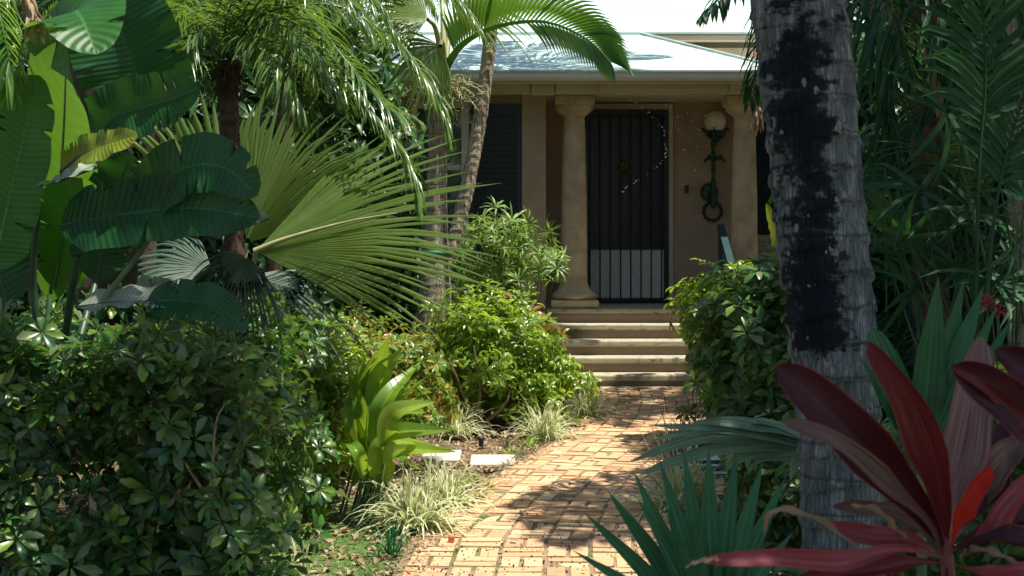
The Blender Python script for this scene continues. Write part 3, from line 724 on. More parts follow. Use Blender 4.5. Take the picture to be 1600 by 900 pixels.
def rosette(n, L, W, spread=1.0, droop=.35, pet=.0, prof='obov', segs=3, full=6.28):
    mb = MB(); 
    for k in range(n):
        a = full*k/n+RNG.normal(0, .15); el = RNG.normal(.25, .18)*spread
        d = np.array([math.cos(a)*math.cos(el), math.sin(a)*math.cos(el), math.sin(el)])
        blade(mb, arc(np.array([0, 0, 0])+d*.01, d, L*RNG.uniform(.8, 1.15), droop*RNG.uniform(.5, 1.6), segs), W*RNG.uniform(.85, 1.1), (0, 0, 1), prof, segs, 2, .3, sm=False)
    if pet: tube(mb, [(0, 0, 0), (0, 0, -pet)], [.0018], 3)
    return mb
def orient(nvec, rnd=.35):
    z = nrm(np.asarray(nvec)+RNG.normal(0, rnd, 3)); a = nrm(np.cross(z, RNG.normal(0, 1, 3))); b = np.cross(z, a)
    return np.stack([a, b, z], 1)
def shrub(root, pts, nrms, temps, mat, nparts=300, part='leaf', srange=(.75, 1.25), rnd=.4, stuffname='foliage', upb=.5):
    """pts/nrms arrays; nearest nparts as leaf objects sharing meshes, the rest joined"""
    off = np.array(wloc(root)); mes = [tm.mesh(part, mat) for tm in temps]
    vis = np.linalg.norm(pts-np.array([0, 0, CH]), axis=1)-.6*np.einsum('ij,ij->i', nrms, np.tile(np.array([0, -1., .3]), (len(pts), 1)))
    order = np.argsort(vis)
    flat = [(np.concatenate(tm.V), np.concatenate(tm.F), np.concatenate(tm.U)) for tm in temps]
    mb = MB()
    for q, i in enumerate(order):
        Rm = orient(nrms[i]*(1-upb)+np.array([0, 0, upb]), rnd); s_ = RNG.uniform(*srange); k = int(RNG.integers(len(temps)))
        if q < nparts:
            o = bpy.data.objects.new(part, mes[k]); COL.objects.link(o); o.parent = root
            Mx = Matrix.Identity(4)
            for a in range(3):
                for b_ in range(3): Mx[a][b_] = Rm[a, b_]*s_
                Mx[a][3] = pts[i][a]-off[a]
            o.matrix_local = Mx
        else:
            V, F, U = flat[k]; mb.add(V@Rm.T*s_+pts[i], F, U)
    if mb.V: mb.build(stuffname, mat, root, 'stuff')
def ellipsoid_pts(c, r, n, inner=.55, low=-.9, lump=.25, fs=2.2, seed=1):
    rg = np.random.default_rng(seed); P_ = []; N_ = []
    while len(P_) < n:
        d = nrm(rg.normal(0, 1, 3))
        if d[2] < low: continue
        k = 1+lump*noise.noise(Vector(d*fs)+Vector((seed*3.1, 0, 0)))*2
        rad = k*(inner+(1-inner)*rg.random()**.5)
        p = np.array(c)+d*np.array(r)*rad
        if p[2] < .03: continue
        P_.append(p); N_.append(nrm(d/np.array(r)))
    return np.array(P_), np.array(N_)
def box_pts(x0, x1, y0, y1, z0, ztop, n, seed=1, depth=.3):
    """points in the outer skin of a clipped hedge; ztop(x,y)"""
    rg = np.random.default_rng(seed); P_ = []; N_ = []
    while len(P_) < n:
        x = rg.uniform(x0, x1); y = rg.uniform(y0, y1); q = rg.random()
        lum = .16*noise.noise(Vector((x*2.2, y*2.2, seed)))
        zt = ztop(x, y)+lum
        if q < .42: z = zt-abs(rg.normal(0, .06)); nn = (0, 0, 1)
        elif q < .82:
            z = rg.uniform(z0, zt); y = y0+abs(rg.normal(0, depth))+.30*noise.noise(Vector((x*2.4, z*2.4, seed))); nn = (0, -1, .5)
        else:
            z = rg.uniform(z0, zt); x = x1-abs(rg.normal(0, depth))+.3*noise.noise(Vector((y*2.4, z*2.4, seed+4))); nn = (1, -.3, .5)
        P_.append((x, y, z)); N_.append(nrm(nn))
    return np.array(P_), np.array(N_)
def stems(root, base, tips, mat, r0=.012, name='branch', joined=False):
    for tp in tips:
        mb = MB(); b0 = np.array(base)+np.array([RNG.normal(0, .05), RNG.normal(0, .05), 0]); tp = np.array(tp)
        mid = (b0+tp)/2+RNG.normal(0, .06, 3); tube(mb, [b0, mid, tp], [r0, r0*.7, r0*.35], 6, n=9); mb.build(name, mat, root)

# ------------------------------------------------------------------ the big coconut trunk, right foreground
def palm_trunk(name_root, pts, rad, mat, sides=40, n=220, ringh=.11, amp=.012, part='trunk', jit=.004):
    p = spline(pts, n); r0 = np.interp(np.linspace(0, 1, n), np.linspace(0, 1, len(rad)), rad)
    z = np.cumsum(np.r_[0, np.linalg.norm(np.diff(p, axis=0), axis=1)])
    th = np.linspace(0, 2*math.pi, sides, endpoint=False); T = frames(p); g = []
    for i in range(n):
        a = nrm(np.cross(T[i], (0, 1, .01))); b = np.cross(T[i], a)
        row = []
        for q in th:
            f = ((z[i]+.02*math.sin(q*2+1))/ringh) % 1
            rr = r0[i]*(1+.05*noise.noise(Vector((math.cos(q)*1.5, math.sin(q)*1.5, z[i]*1.3))))+amp*(1-f)**2*.6+jit*noise.noise(Vector((math.cos(q)*14, math.sin(q)*14, z[i]*9)))*2
            row.append(p[i]+a*math.cos(q)*rr+b*math.sin(q)*rr)
        g.append(row)
    mb = MB(); mb.grid(np.array(g), closed=True); return mb.build(part, mat, name_root)
CY = 4.95
coco = thing('coconut_palm', 'thick leaning grey palm trunk with black stains, right foreground', 'palm tree', (0, 0, 0))
palm_trunk(coco, [(1.17, CY, -.05), P(1318, 900, CY), P(1312, 700, CY), P(1300, 520, CY), P(1280, 330, CY), P(1264, 160, CY), P(1246, 0, CY), (.84, CY-.1, 3.1), (.70, CY-.4, 4.4), (.55, CY-.75, 5.6)],
           [.19, .135, .132, .138, .145, .148, .15, .15, .145, .135, .12], M['trunk_big'], n=420, ringh=.115, amp=.018, jit=.009)
def crown(root, c, n, L, elr, Lf, hw, nl, mat, droopf, seed, dead=0, rr=.016, ld=.5, azs=None, part='frond', lift=.2, ang=1.0):
    rg = np.random.default_rng(seed)
    for k in range(n):
        az = azs[k] if azs else 6.28*k/n+rg.normal(0, .2); el = rg.uniform(*elr)
        d = np.array([math.cos(az)*math.cos(el), math.sin(az)*math.cos(el), math.sin(el)])
        pts = arc(np.array(c), d, L*rg.uniform(.85, 1.1), droopf*rg.uniform(.8, 1.2), 7)
        mb = MB(); add_frond(mb, pts, Lf, nl, hw, ang, ld, lift, rr=rr, segs=3); mb.build(part, mat, root)
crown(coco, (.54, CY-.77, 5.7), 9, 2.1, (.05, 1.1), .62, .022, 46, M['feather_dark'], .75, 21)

# ------------------------------------------------------------------ ti plant
TY = 2.9
ti_ = thing('ti_plant', 'red and maroon ti plant with broad pointed leaves, front right corner', 'ti plant', (float(P(1485, 900, TY).x), TY, 0))
mb = MB(); tube(mb, [P(1492, 1500, TY+.02), P(1490, 1050, TY), P(1482, 900, TY), P(1475, 815, TY)], [.016, .015, .014, .008], 10, n=20); mb.build('cane', M['cane'], ti_)
mb = MB(); tube(mb, [P(1560, 1500, TY+.1), P(1590, 1100, TY+.05), P(1585, 880, TY)], [.015, .014, .012], 10, n=14); mb.build('cane', M['cane'], ti_)
TI = [
 ([(1478, 865, 0), (1440, 800, -.03), (1352, 705, -.08), (1275, 625, -.10), (1213, 572, -.09)], 47, 'ti_dark', (-.35, -1, .55), .12, 0),
 ([(1474, 870, 0), (1445, 815, -.05), (1370, 750, -.12), (1300, 690, -.15), (1222, 660, -.12)], 24, 'ti_olive', (-.2, -1, .9), .30, 0),
 ([(1482, 850, 0), (1474, 790, -.06), (1455, 700, -.12), (1415, 610, -.15), (1357, 533, -.14)], 37, 'ti_red', (-.5, -1, -.1), .18, .3),
 ([(1478, 860, 0), (1460, 790, -.04), (1432, 725, -.06), (1418, 690, -.06)], 15, 'ti_pink', (.8, -1, .2), .5, 0),
 ([(1482, 850, .02), (1488, 760, .06), (1508, 650, .1), (1532, 527, .14)], 50, 'ti_silver', (.15, -1, .15), .2, 0),
 ([(1484, 860, .03), (1515, 790, .08), (1560, 720, .12), (1600, 690, .16)], 34, 'ti_olive', (.2, -1, .3), .3, .2),
 ([(1484, 860, -.02), (1492, 810, -.03), (1512, 775, -.03), (1548, 728, -.02)], 27, 'ti_painted_glow', (.5, -1, .1), .5, .3),
 ([(1700, 740, .0), (1640, 690, -.03), (1560, 620, -.06), (1487, 572, -.07)], 45, 'ti_dark', (-.2, -1, .35), .12, 0),
 ([(1690, 760, .0), (1640, 700, -.03), (1562, 625, -.062), (1488, 575, -.075)], 12, 'ti_red', (-.2, -1, .35), .12, 0),
 ([(1700, 700, .25), (1650, 630, .2), (1600, 580, .2), (1553, 548, .2)], 40, 'ti_dark', (-.2, -1, .5), .15, 0),
 ([(1490, 860, 0), (1545, 835, -.05), (1580, 790, -.06), (1640, 725, -.04)], 26, 'ti_pink', (.2, -1, .9), .4, .3),
 ([(1478, 872, -.02), (1400, 860, -.12), (1310, 880, -.2), (1200, 874, -.28), (1090, 876, -.33)], 21, 'ti_pink', (.05, -1, .75), .35, .35),
 ([(1478, 880, -.02), (1420, 880, -.1), (1350, 893, -.15), (1240, 905, -.2)], 20, 'ti_red', (.05, -1, .6), .35, 0),
 ([(1474, 868, 0), (1420, 845, .0), (1350, 838, .03), (1280, 818, .05)], 23, 'ti_pink', (0, -1, .7), .35, .2),
 ([(1474, 866, .02), (1425, 820, .05), (1380, 800, .08), (1300, 792, .1)], 20, 'ti_olive', (0, -1, .8), .3, .2),
 ([(1484, 866, -.02), (1540, 845, -.07), (1600, 850, -.1), (1680, 870, -.1)], 26, 'ti_dark', (0, -1, 1.2), .3, .2),
 ([(1484, 862, .04), (1550, 825, .06), (1620, 815, .08), (1690, 830, .1)], 24, 'ti_dark', (0, -1, .9), .3, .2),
 ([(1486, 880, -.04), (1540, 900, -.12), (1590, 900, -.2), (1640, 915, -.25)], 22, 'ti_pink', (0, -1, .9), .4, .2),
 ([(1480, 880, .0), (1470, 930, -.12), (1440, 960, -.2), (1400, 990, -.26)], 26, 'ti_red', (0, -1, .9), .4, .2),
 ([(1484, 850, .02), (1530, 780, .07), (1552, 740, .14), (1565, 660, .2)], 34, 'ti_dark', (.3, -1, .3), .2, .2),
]
for pts, hw, mt, up, fo, tw in TI:
    mb = MB(); blade(mb, [P(u, v, TY+d) for u, v, d in pts], hw*.97/F_PX*TY, up, 'ti', 26, 8, fo, ruffle=.006, rf=2.3, twist=tw, curl=.35); mb.build('leaf', M[mt], ti_)
for pts, hw in (([(1340, 858, .0), (1290, 822, -.04), (1235, 800, -.06), (1200, 806, -.06), (1193, 838, -.05)], 9), ([(1500, 872, -.05), (1530, 862, -.1), (1570, 873, -.12), (1610, 905, -.12)], 9), ([(1330, 790, .02), (1370, 800, 0), (1400, 830, 0), (1430, 850, 0)], 8),
                ([(1130, 873, -.31), (1108, 876, -.33), (1085, 880, -.34), (1070, 888, -.34)], 5)):
    mb = MB(); blade(mb, [P(u, v, TY+d) for u, v, d in pts], hw/F_PX*TY, (.2, -1, .8), 'lance', 18, 4, .9, ruffle=.006, rf=4); o = mb.build('leaf', M['dry'], ti_); o['label'] = 'dry curled brown leaf'

# ------------------------------------------------------------------ spiky fan seedling, bottom centre
SY = 3.55
sp_ = thing('fan_palm_seedling', 'young teal green fan palm with stiff spear leaves at the bottom edge, over the path', 'palm seedling', (float(P(1110, 900, SY).x), SY, 0))
c0 = P(1112, 1010, SY)
for i, (u, v, hw, d) in enumerate([(913, 801, 15, -.02), (949, 766, 17, .0), (955, 779, 15, -.05), (991, 739, 17, .03), (996, 779, 14, -.07), (1030, 718, 18, .03), (1040, 786, 14, -.1), (1068, 703, 18, .04), (1107, 698, 19, .02), (1151, 707, 19, .03), (1192, 722, 18, .06), (1228, 745, 16, .08), (895, 860, 13, -.06), (1125, 830, 9, -.16), (1080, 800, 13, -.12), (1240, 830, 14, .04)]):
    tip = P(u, v, SY+d); b0 = c0+(tip-c0)*.12; mb = MB()
    blade(mb, [b0, c0+(tip-c0)*.55+Vector((0, -.0, .01)), tip], hw/F_PX*SY*1.15, (RNG.normal(0, .25), -1, .35), 'sword', 14, 4, .38); mb.build('leaf', M['fan_small'], sp_)
mb = MB(); tube(mb, [(c0.x, SY, 0), (c0.x, SY, c0.z*.6), tuple(c0)], [.02, .014, .012], 8); mb.build('stalk', M['stalk'], sp_)
# second, behind right, broad leaves
EY = 4.3
e_ = thing('broad_leaf_palm', 'dark green plant with broad upright blunt leaves behind the ti plant', 'plant', (float(P(1440, 700, EY).x), EY, 0))
ce = P(1440, 680, EY)
for (u, v, hw, bu, pf) in [(1362, 512, 22, 1432, 'paddle'), (1466, 434, 27, 1440, 'sword'), (1506, 437, 20, 1446, 'sword'), (1538, 444, 19, 1450, 'sword'), (1558, 478, 17, 1456, 'sword'), (1585, 492, 13, 1470, 'sword'), (1400, 545, 15, 1436, 'sword'), (1385, 600, 16, 1430, 'sword'), (1345, 560, 13, 1430, 'sword')]:
    tip = P(u, v, EY+RNG.normal(0, .05)); b0 = P(bu, 690, EY); mb = MB()
    mid = (b0+tip)*.5; blade(mb, [b0, mid, tip], hw/F_PX*EY*1.2, (RNG.normal(0, .3), -1, .2), pf, 16, 6, .15, ruffle=.003, rf=3); mb.build('leaf', M['broad'], e_)
mb = MB(); tube(mb, [(ce.x, EY, 0), tuple(ce)], [.018, .014], 8, n=6); mb.build('stalk', M['stalk'], e_)
# drooping grey-green leaves from the right
DY = 5.5
d_ = thing('dracaena', 'arching grey green strap leaves reaching left over the path from behind the trunk', 'plant', (float(P(1275, 700, DY).x), DY, 0))
DL = [([(1262, 700), (1180, 680), (1110, 672), (1020, 688)], 8), ([(1262, 702), (1190, 690), (1110, 685), (1045, 700), (985, 722)], 9), ([(1265, 708), (1200, 700), (1120, 705), (1040, 728), (1000, 742)], 9),
      ([(1262, 696), (1200, 672), (1140, 660), (1080, 660)], 8), ([(1265, 706), (1210, 708), (1160, 718), (1130, 738)], 7), ([(1268, 712), (1225, 718), (1185, 722), (1168, 742)], 6), ([(1262, 690), (1215, 672), (1160, 668), (1120, 680)], 7),
      ([(1262, 690), (1235, 675), (1190, 660), (1160, 665)], 7), ([(1268, 715), (1250, 722), (1240, 735), (1235, 752)], 5), ([(1262, 695), (1170, 668), (1090, 668), (1012, 664)], 5)]
for pts, hw in DL:
    mb = MB(); blade(mb, [P(u, v, DY-.0006*(1265-u)+RNG.normal(0, .01)) for u, v in pts], hw/F_PX*DY*1.6, (.15, -.7, 1), 'lance', 18, 4, .35, twist=RNG.normal(0, .3)); mb.build('leaf', M['grey_leaf'], d_)
mb = MB(); tube(mb, [(float(P(1275, 700, DY).x), DY, 0), tuple(P(1270, 780, DY)), tuple(P(1265, 700, DY))], [.02, .016, .014], 8, n=10); mb.build('stalk', M['stalk'], d_)

# ------------------------------------------------------------------ hedges and shrubs
T_um = [rosette(n_, .085, .020, 1, .3, .05) for n_ in (6, 7, 8, 7)]
def hedge_top(x, y): return .90+.10*(y-5.5)/2.2+.07*math.sin(x*3.1+1)+.06*math.sin(x*7.3+y*4)+.10*min(1, max(0, (x+2)/.8))-.25*max(0, (x+1.15)/.25)
hg = thing('umbrella_hedge', 'dense dark green umbrella-leaf hedge filling the lower left foreground', 'hedge', (-1.9, 6.6, 0))
pt, nn = box_pts(-3.4, -.98, 5.6, 8.0, .05, hedge_top, 3000, 3, .26)
pt_h, nn_h = pt, nn
shrub(hg, pt, nn, T_um, M['hedge'], rnd=.6, upb=.35, srange=(.55, 1.25))
stems(hg, (-1.15, 6.0, 0), [P(335, 660, 5.75), P(300, 700, 5.8), P(360, 700, 5.8)], M['branch'], .014)
stems(hg, (-1.6, 6.2, 0), [P(120, 700, 6.0), P(240, 640, 6.0), P(60, 640, 6), P(180, 560, 6.2)], M['branch'], .014)
stems(hg, (-2.3, 6.3, 0), [(-2.3, 6.2, .9), (-2.6, 6.2, .9)], M['branch'], .014)
def bush(name, label, cat, c, r, n, temps, mat, seed, **k):
    rt = thing(name, label, cat, (c[0], c[1], 0)); kw = dict(inner=k.pop('inner', .5), lump=k.pop('lump', .25), low=k.pop('low', -.9), seed=seed)
    brm = k.pop('brm', M['branch']); nb = k.pop('nb', 6)
    pt, nn = ellipsoid_pts(c, r, n, **kw); shrub(rt, pt, nn, temps, mat, **k)
    rg = np.random.default_rng(seed)
    stems(rt, (c[0], c[1], 0), [np.array(c)+np.array(r)*nrm(rg.normal(0, 1, 3)*[1, 1, .3]+[0, 0, .6])*.75 for _ in range(nb)], brm, .011)
    return rt
T_lime = [rosette(6, .055, .012, 1.2, .3, .03, 'lance'), rosette(5, .06, .013, 1, .4, .03, 'lance'), rosette(7, .05, .011, 1.3, .3, .03, 'lance')]
lime = bush('lime_shrub', 'rounded yellow-green leafy shrub in full sun left of the front steps', 'shrub', (-.17, 11.5, .50), (.56, .55, .48), 1250, T_lime, M['lime'], 5, upb=.45, nparts=300, srange=(.95, 1.7), inner=.55, lump=.45)
stems(lime, (-.30, 11.1, 0), [P(700, 560, 11.0), P(740, 540, 11.0), P(690, 590, 10.95), P(800, 600, 11)], M['branch'], .018)
bush('lime_shrub', 'lower yellow-green shrub spilling towards the path beside the striped grass', 'shrub', (.16, 11.3, .30), (.30, .4, .34), 600, T_lime, M['lime'], 6, upb=.45, nparts=200, inner=.5, nb=4)
bush('umbrella_shrub', 'glossy green umbrella-leaf shrub growing at the right side of the front steps', 'shrub', (1.70, 9.6, .62), (.46, .55, .60), 900, T_um, M['hedge'], 8, upb=.4, nparts=300, inner=.5, srange=(.9, 1.5), lump=.4)
bush('lime_shrub', 'small bright yellow-green shrub on top behind the right umbrella-leaf shrub', 'shrub', (1.62, 10.4, .95), (.42, .35, .32), 420, T_um, M['lime'], 9, upb=.4, nparts=200, inner=.5, nb=4)
T_mix = [rosette(6, .075, .014, 1.3, .35, .03, 'lance'), rosette(8, .06, .012, 1.3, .3, .03, 'lance')]
bush('croton_bush', 'mixed green, yellow and red croton bush in sun behind the umbrella-leaf hedge', 'shrub', (-1.05, 9.3, .50), (.62, .6, .46), 1100, T_mix, M['croton_mix'], 12, upb=.45, nparts=300)
bush('croton_bush', 'sunlit green croton bush under the large fan palm leaf', 'shrub', (-1.75, 9.0, .55), (.55, .6, .48), 900, T_mix, M['lime'], 13, upb=.45, nparts=250)
T_cro = [rosette(9, .13, .022, 2.0, .5, .0, 'lance')]
cr = thing('red_croton', 'red and orange leaved croton poking up behind the lime shrub', 'shrub', (.08, 12.0, 0))
pt = np.array([P(805, 480, 11.9), P(790, 495, 11.8), P(830, 490, 12), P(815, 505, 11.8), P(850, 520, 11.9), P(865, 545, 11.8), P(783, 470, 12), P(860, 590, 11.7), P(845, 560, 11.7), P(870, 520, 12)])
shrub(cr, pt, np.tile([0, -.3, 1.], (len(pt), 1)), T_cro, M['croton'], rnd=.35)
stems(cr, (.12, 12.0, 0), pt, M['branch'], .009)
T_star = [rosette(16, .16, .010, 1.9, .5, 0, 'lance', 3), rosette(13, .14, .009, 2.2, .4, 0, 'lance', 3)]
star = thing('star_leaf_shrub', 'airy shrub with narrow star-like leaf whorls in front of the dark shutter', 'shrub', (-.05, 12.9, 0))
pt, nn = ellipsoid_pts((-.12, 12.9, 1.22), (.52, .4, .46), 75, .2, -.9, .3, seed=4)
ex = np.array([P(775, 325, 12.7), P(800, 345, 12.7), P(862, 362, 12.5), P(820, 350, 12.8), P(740, 360, 12.8), P(870, 420, 12.4), P(865, 440, 12.4), P(780, 385, 12.6), P(845, 400, 12.5)])
pt = np.vstack([pt, ex]); nn = np.vstack([nn, np.tile([.2, -.3, 1.], (len(ex), 1))])
shrub(star, pt, nn, T_star, M['star'], rnd=.4, upb=.5, srange=(.8, 1.2))
stems(star, (-.05, 12.9, 0), list(pt[::9])+list(ex), M['branch'], .008)

# striped grass tufts
def tuft(base, R, n, label, mat, hw=.010, group='striped grass tufts', el=(.35, 1.45), name='striped_grass', cat='grass tuft', dr=1.0):
    t_ = thing(name, label, cat, base, group); mb = MB()
    for _ in range(n):
        a = RNG.uniform(0, 6.28); e = RNG.uniform(*el); b0 = np.array(base)+np.array([RNG.normal(0, R*.12), RNG.normal(0, R*.12), 0])
        d = (math.cos(a)*math.cos(e), math.sin(a)*math.cos(e), math.sin(e))
        blade(mb, arc(b0, d, R*RNG.uniform(.9, 1.5), .55*dr*RNG.uniform(.5, 1.5), 6), hw*RNG.uniform(.7, 1.2), (math.cos(a), math.sin(a), .8), 'grass', 6, 2, .35, sm=False)
    mb.build('blades', mat, t_, 'stuff'); return t_
tuft(G(650, 832), .30, 210, 'largest striped grass tuft at the left edge of the path, nearest the camera', M['tuft'])
tuft(G(700, 795), .27, 140, 'striped grass tuft just behind the largest one, touching the path edge', M['tuft'])
tuft(G(590, 800), .22, 110, 'thin striped grass tuft under the ginger plant', M['tuft'])
tuft(G(713, 682), .27, 120, 'striped grass tuft beside the black garden light', M['tuft'], .0075)
tuft(G(850, 690), .30, 190, 'striped grass tuft in front of the lime shrub, middle of three along the path', M['tuft'], .007)
tuft(G(918, 655), .30, 170, 'striped grass tuft nearest the front steps', M['tuft'], .0075)
tuft(G(1062, 805), .36, 170, 'striped grass tuft on the right side of the path behind the spear leaves', M['tuft'])
tuft(G(1062, 742), .40, 130, 'brownish wispy grass tuft on the right edge of the path', M['tuft_brown'], .0035, 'wispy grass tufts', (.5, 1.5), 'wispy_grass', dr=.7)
tuft(G(1090, 705), .36, 100, 'thin brown grass wisps under the arching grey green leaves', M['tuft_brown'], .0035, 'wispy grass tufts', (.5, 1.5), 'wispy_grass', dr=.7)
tuft(G(607, 872), .20, 26, 'small dark grass seedling on the moss near the bottom edge', M['fan_small'], .006, 'seedlings', (.8, 1.5), 'grass_seedling', 'seedling', .5)
tuft(G(480, 893)+Vector((0, -.1, 0)), .14, 14, 'pale grass sprout at the bottom edge of the moss', M['tuft'], .006, 'seedlings', (.8, 1.5), 'grass_seedling', 'seedling', .5)
for k, (u, v) in enumerate([(760, 770), (745, 790), (735, 760), (790, 700), (800, 715), (690, 770), (900, 665), (640, 760), (830, 700), (660, 740)]):
    tuft(G(u, v), .10, 40, ['low weedy grass clump between the large striped tufts and the path', 'weedy clump nearest the camera on the left path edge', 'weedy clump touching the left edge of the path below the white slab', 'weedy clump on bare soil right of the garden light', 'brownish weedy clump between the garden light and the path', 'weedy clump behind the second striped tuft', 'brown weedy clump between the two striped tufts nearest the steps', 'weedy clump beneath the ginger leaves', 'brown weedy clump at the foot of the middle striped tuft', 'weedy clump in front of the half hidden white slab'][k], M['tuft_brown'] if k % 2 else M['ginger'], .0035, 'low weedy clumps', (.5, 1.4), 'weed_clump', 'weed', .8)

# ginger plant
QY = 7.6
q_ = thing('ginger_plant', 'yellow-green ginger plant with long broad leaves left of the grass tufts', 'ginger plant', (float(P(575, 760, QY).x), QY, 0))
bq = Vector((float(P(575, 760, QY).x), QY, .02))
for (mid, tip, hw) in [((575, 620), (606, 530), 21), ((590, 610), (628, 545), 15), ((600, 640), (657, 566), 14), ((585, 650), (562, 560), 17), ((612, 660), (678, 628), 14), ((610, 690), (705, 672), 14), ((615, 715), (712, 706), 13), ((600, 660), (640, 600), 15), ((570, 660), (545, 590), 13), ((560, 690), (530, 640), 12), ((590, 690), (650, 690), 12), ((575, 600), (590, 560), 14), ((620, 660), (665, 645), 12), ((565, 640), (585, 575), 12), ((600, 720), (660, 735), 9), ((555, 710), (525, 690), 9), ((580, 700), (620, 640), 12), ((560, 620), (575, 545), 12), ((605, 640), (650, 610), 11), ((550, 660), (550, 600), 11), ((600, 700), (690, 700), 10), ((575, 650), (600, 590), 11), ((595, 670), (665, 590), 10), ((565, 710), (590, 680), 10), ((560, 730), (535, 720), 9), ((590, 730), (630, 715), 9)]:
    m_ = P(*mid, QY+RNG.normal(0, .12))+Vector((0, 0, .03)); tp = P(*tip, QY+RNG.normal(-.05, .22)); st_ = bq+Vector((RNG.normal(0, .06), RNG.normal(0, .06), 0)); cut = st_+(m_-st_)*.55
    mb = MB(); blade(mb, [cut, m_, tp], hw/F_PX*QY*1.3, (RNG.normal(0, .6), -.8, .6), 'lance', 16, 6, .35, ruffle=.004, rf=3, twist=RNG.normal(0, .3)); lf = mb.build('leaf', M['ginger'], q_)
    mb = MB(); tube(mb, [st_, (st_+cut)/2, cut], [.009, .007, .005], 6); mb.build('stalk', M['stalk'], lf)

# ------------------------------------------------------------------ banana plant (left)
BY = 6.0
ban = thing('banana_plant', 'huge paddle-leaved banana plant towering over the hedge at far left', 'banana plant', (float(P(80, 560, BY).x), BY+.2, 0))
BL = [
 ([(78, 470, .75), (92, 320, .5), (100, 190, .22), (104, 85, -.05), (112, 22, -.25), (128, 30, -.5), (150, 85, -.62)], 88, 'banana', [(-.35, -1, -.3), (0, -.35, 1)], .10, .012),
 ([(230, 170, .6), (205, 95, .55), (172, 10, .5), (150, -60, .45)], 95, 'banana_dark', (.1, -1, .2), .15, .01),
 ([(-10, 420, -.3), (12, 320, -.35), (38, 210, -.4), (62, 118, -.45)], 62, 'banana', (-.25, -1, .1), .18, .008),
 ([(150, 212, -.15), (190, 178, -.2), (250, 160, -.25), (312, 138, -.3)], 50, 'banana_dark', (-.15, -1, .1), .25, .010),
 ([(95, 268, -.2), (130, 240, -.26), (165, 228, -.32), (215, 212, -.36)], 28, 'banana_yel', (.1, -1, .5), .2, .008),
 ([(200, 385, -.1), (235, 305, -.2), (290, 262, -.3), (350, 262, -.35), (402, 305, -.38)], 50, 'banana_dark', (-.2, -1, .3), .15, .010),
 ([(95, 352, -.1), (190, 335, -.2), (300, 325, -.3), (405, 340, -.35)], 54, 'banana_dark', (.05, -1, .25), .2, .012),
 ([(150, 258, -.45), (120, 270, -.5), (90, 282, -.52), (58, 290, -.5)], 14, 'banana_grey', (.1, -.4, 1), .3, .005),
 ([(330, 330, .0), (360, 345, -.05), (395, 348, -.08), (420, 340, -.1)], 26, 'banana_grey', (.0, -.6, 1), .4, .008),
 ([(120, 480, -.1), (190, 470, -.15), (250, 470, -.2), (300, 492, -.25)], 26, 'banana_grey', (0, -.75, 1), .3, .010),
 ([(210, 450, .1), (235, 455, .05), (262, 458, .05), (290, 470, 0)], 24, 'banana_grey', (0, -1, .2), .3, .008),
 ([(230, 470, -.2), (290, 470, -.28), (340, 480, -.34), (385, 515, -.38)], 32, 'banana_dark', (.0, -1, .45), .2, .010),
 ([(85, 450, .6), (98, 380, .45), (110, 330, .3), (150, 290, .1)], 60, 'banana', (-.3, -1, -.3), .15, .014),
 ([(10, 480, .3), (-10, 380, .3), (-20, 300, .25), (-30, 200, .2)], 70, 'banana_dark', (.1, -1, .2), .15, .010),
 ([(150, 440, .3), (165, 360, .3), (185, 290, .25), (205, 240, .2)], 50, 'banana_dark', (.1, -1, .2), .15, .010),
]
for pts, hw, mt, up, fo, ru in BL:
    w_ = [P(u, v, BY+d) for u, v, d in pts]; mb = MB()
    blade(mb, w_, hw/F_PX*BY, up, 'paddle', 70, 14, fo, ruffle=ru, rf=4, tears=9); lf = mb.build('leaf', M[mt], ban)
    mb = MB(); sp = spline(w_, 20)-np.array(nrm(np.array(up if not isinstance(up, list) else up[0])))*.006; tube(mb, sp, [.010, .006, .002], 6); mb.build('midrib', M['stalk'] if mt == 'banana' else M['stalk_dark'], lf)
for pts, r_, mt in (([(100, 720, .0), (150, 500, -.1), (215, 400, -.15), (262, 330, -.2)], .012, 'stalk'), ([(60, 700, .1), (70, 560, .12), (78, 460, .15)], .016, 'stalk'), ([(40, 700, .2), (20, 560, 0), (-12, 420, -.3)], .014, 'stalk'),
                    ([(90, 720, .1), (118, 560, .05), (150, 440, .3)], .02, 'stalk_dark'), ([(70, 720, .1), (62, 560, .05), (52, 430, 0), (60, 330, -.1)], .016, 'stalk_dark'), ([(100, 720, .1), (95, 600, .1), (110, 470, 0), (122, 400, -.1)], .018, 'stalk_dark'), ([(80, 720, .2), (60, 520, .25), (45, 440, .25), (60, 400, .0)], .012, 'stalk')):
    mb = MB(); tube(mb, [P(u, v, BY+d) for u, v, d in pts], [r_*1.2, r_, r_*.7], 8, n=14); mb.build('stalk', M[mt], ban)

# dark shade tree whose trunk stands behind the banana; crown above the frame
tr = thing('shade_tree', 'thick dark tree trunk standing behind the banana leaves', 'tree', (-2.05, 7.3, 0))
palm_trunk(tr, [P(165, 640, 7.3)*1, P(166, 500, 7.3), P(168, 380, 7.3), P(160, 200, 7.3), (-2.1, 7.2, 3.0), (-2.2, 7.0, 4.2)], [.16, .145, .14, .135, .12, .10], M['bark_dark'], 28, 120, .3, .004)
mb = MB()
for tp in [(-3.6, 6.2, 5.6), (-1.6, 5.0, 5.9), (-.6, 4.6, 5.6), (-2.6, 4.4, 5.8), (-3.2, 5.0, 5.4), (-1.0, 6.2, 6.0), (-2.2, 6.8, 6.4)]:
    tube(mb, [(-2.2, 7.0, 4.1), ((-2.2+tp[0])/2, (7+tp[1])/2, 5.1), tp], [.07, .05, .02], 7, n=12)
mb.build('limb', M['bark_dark'], tr)
T_tree = [rosette(5, .13, .028, 1.2, .3, 0, 'lance', 2)]
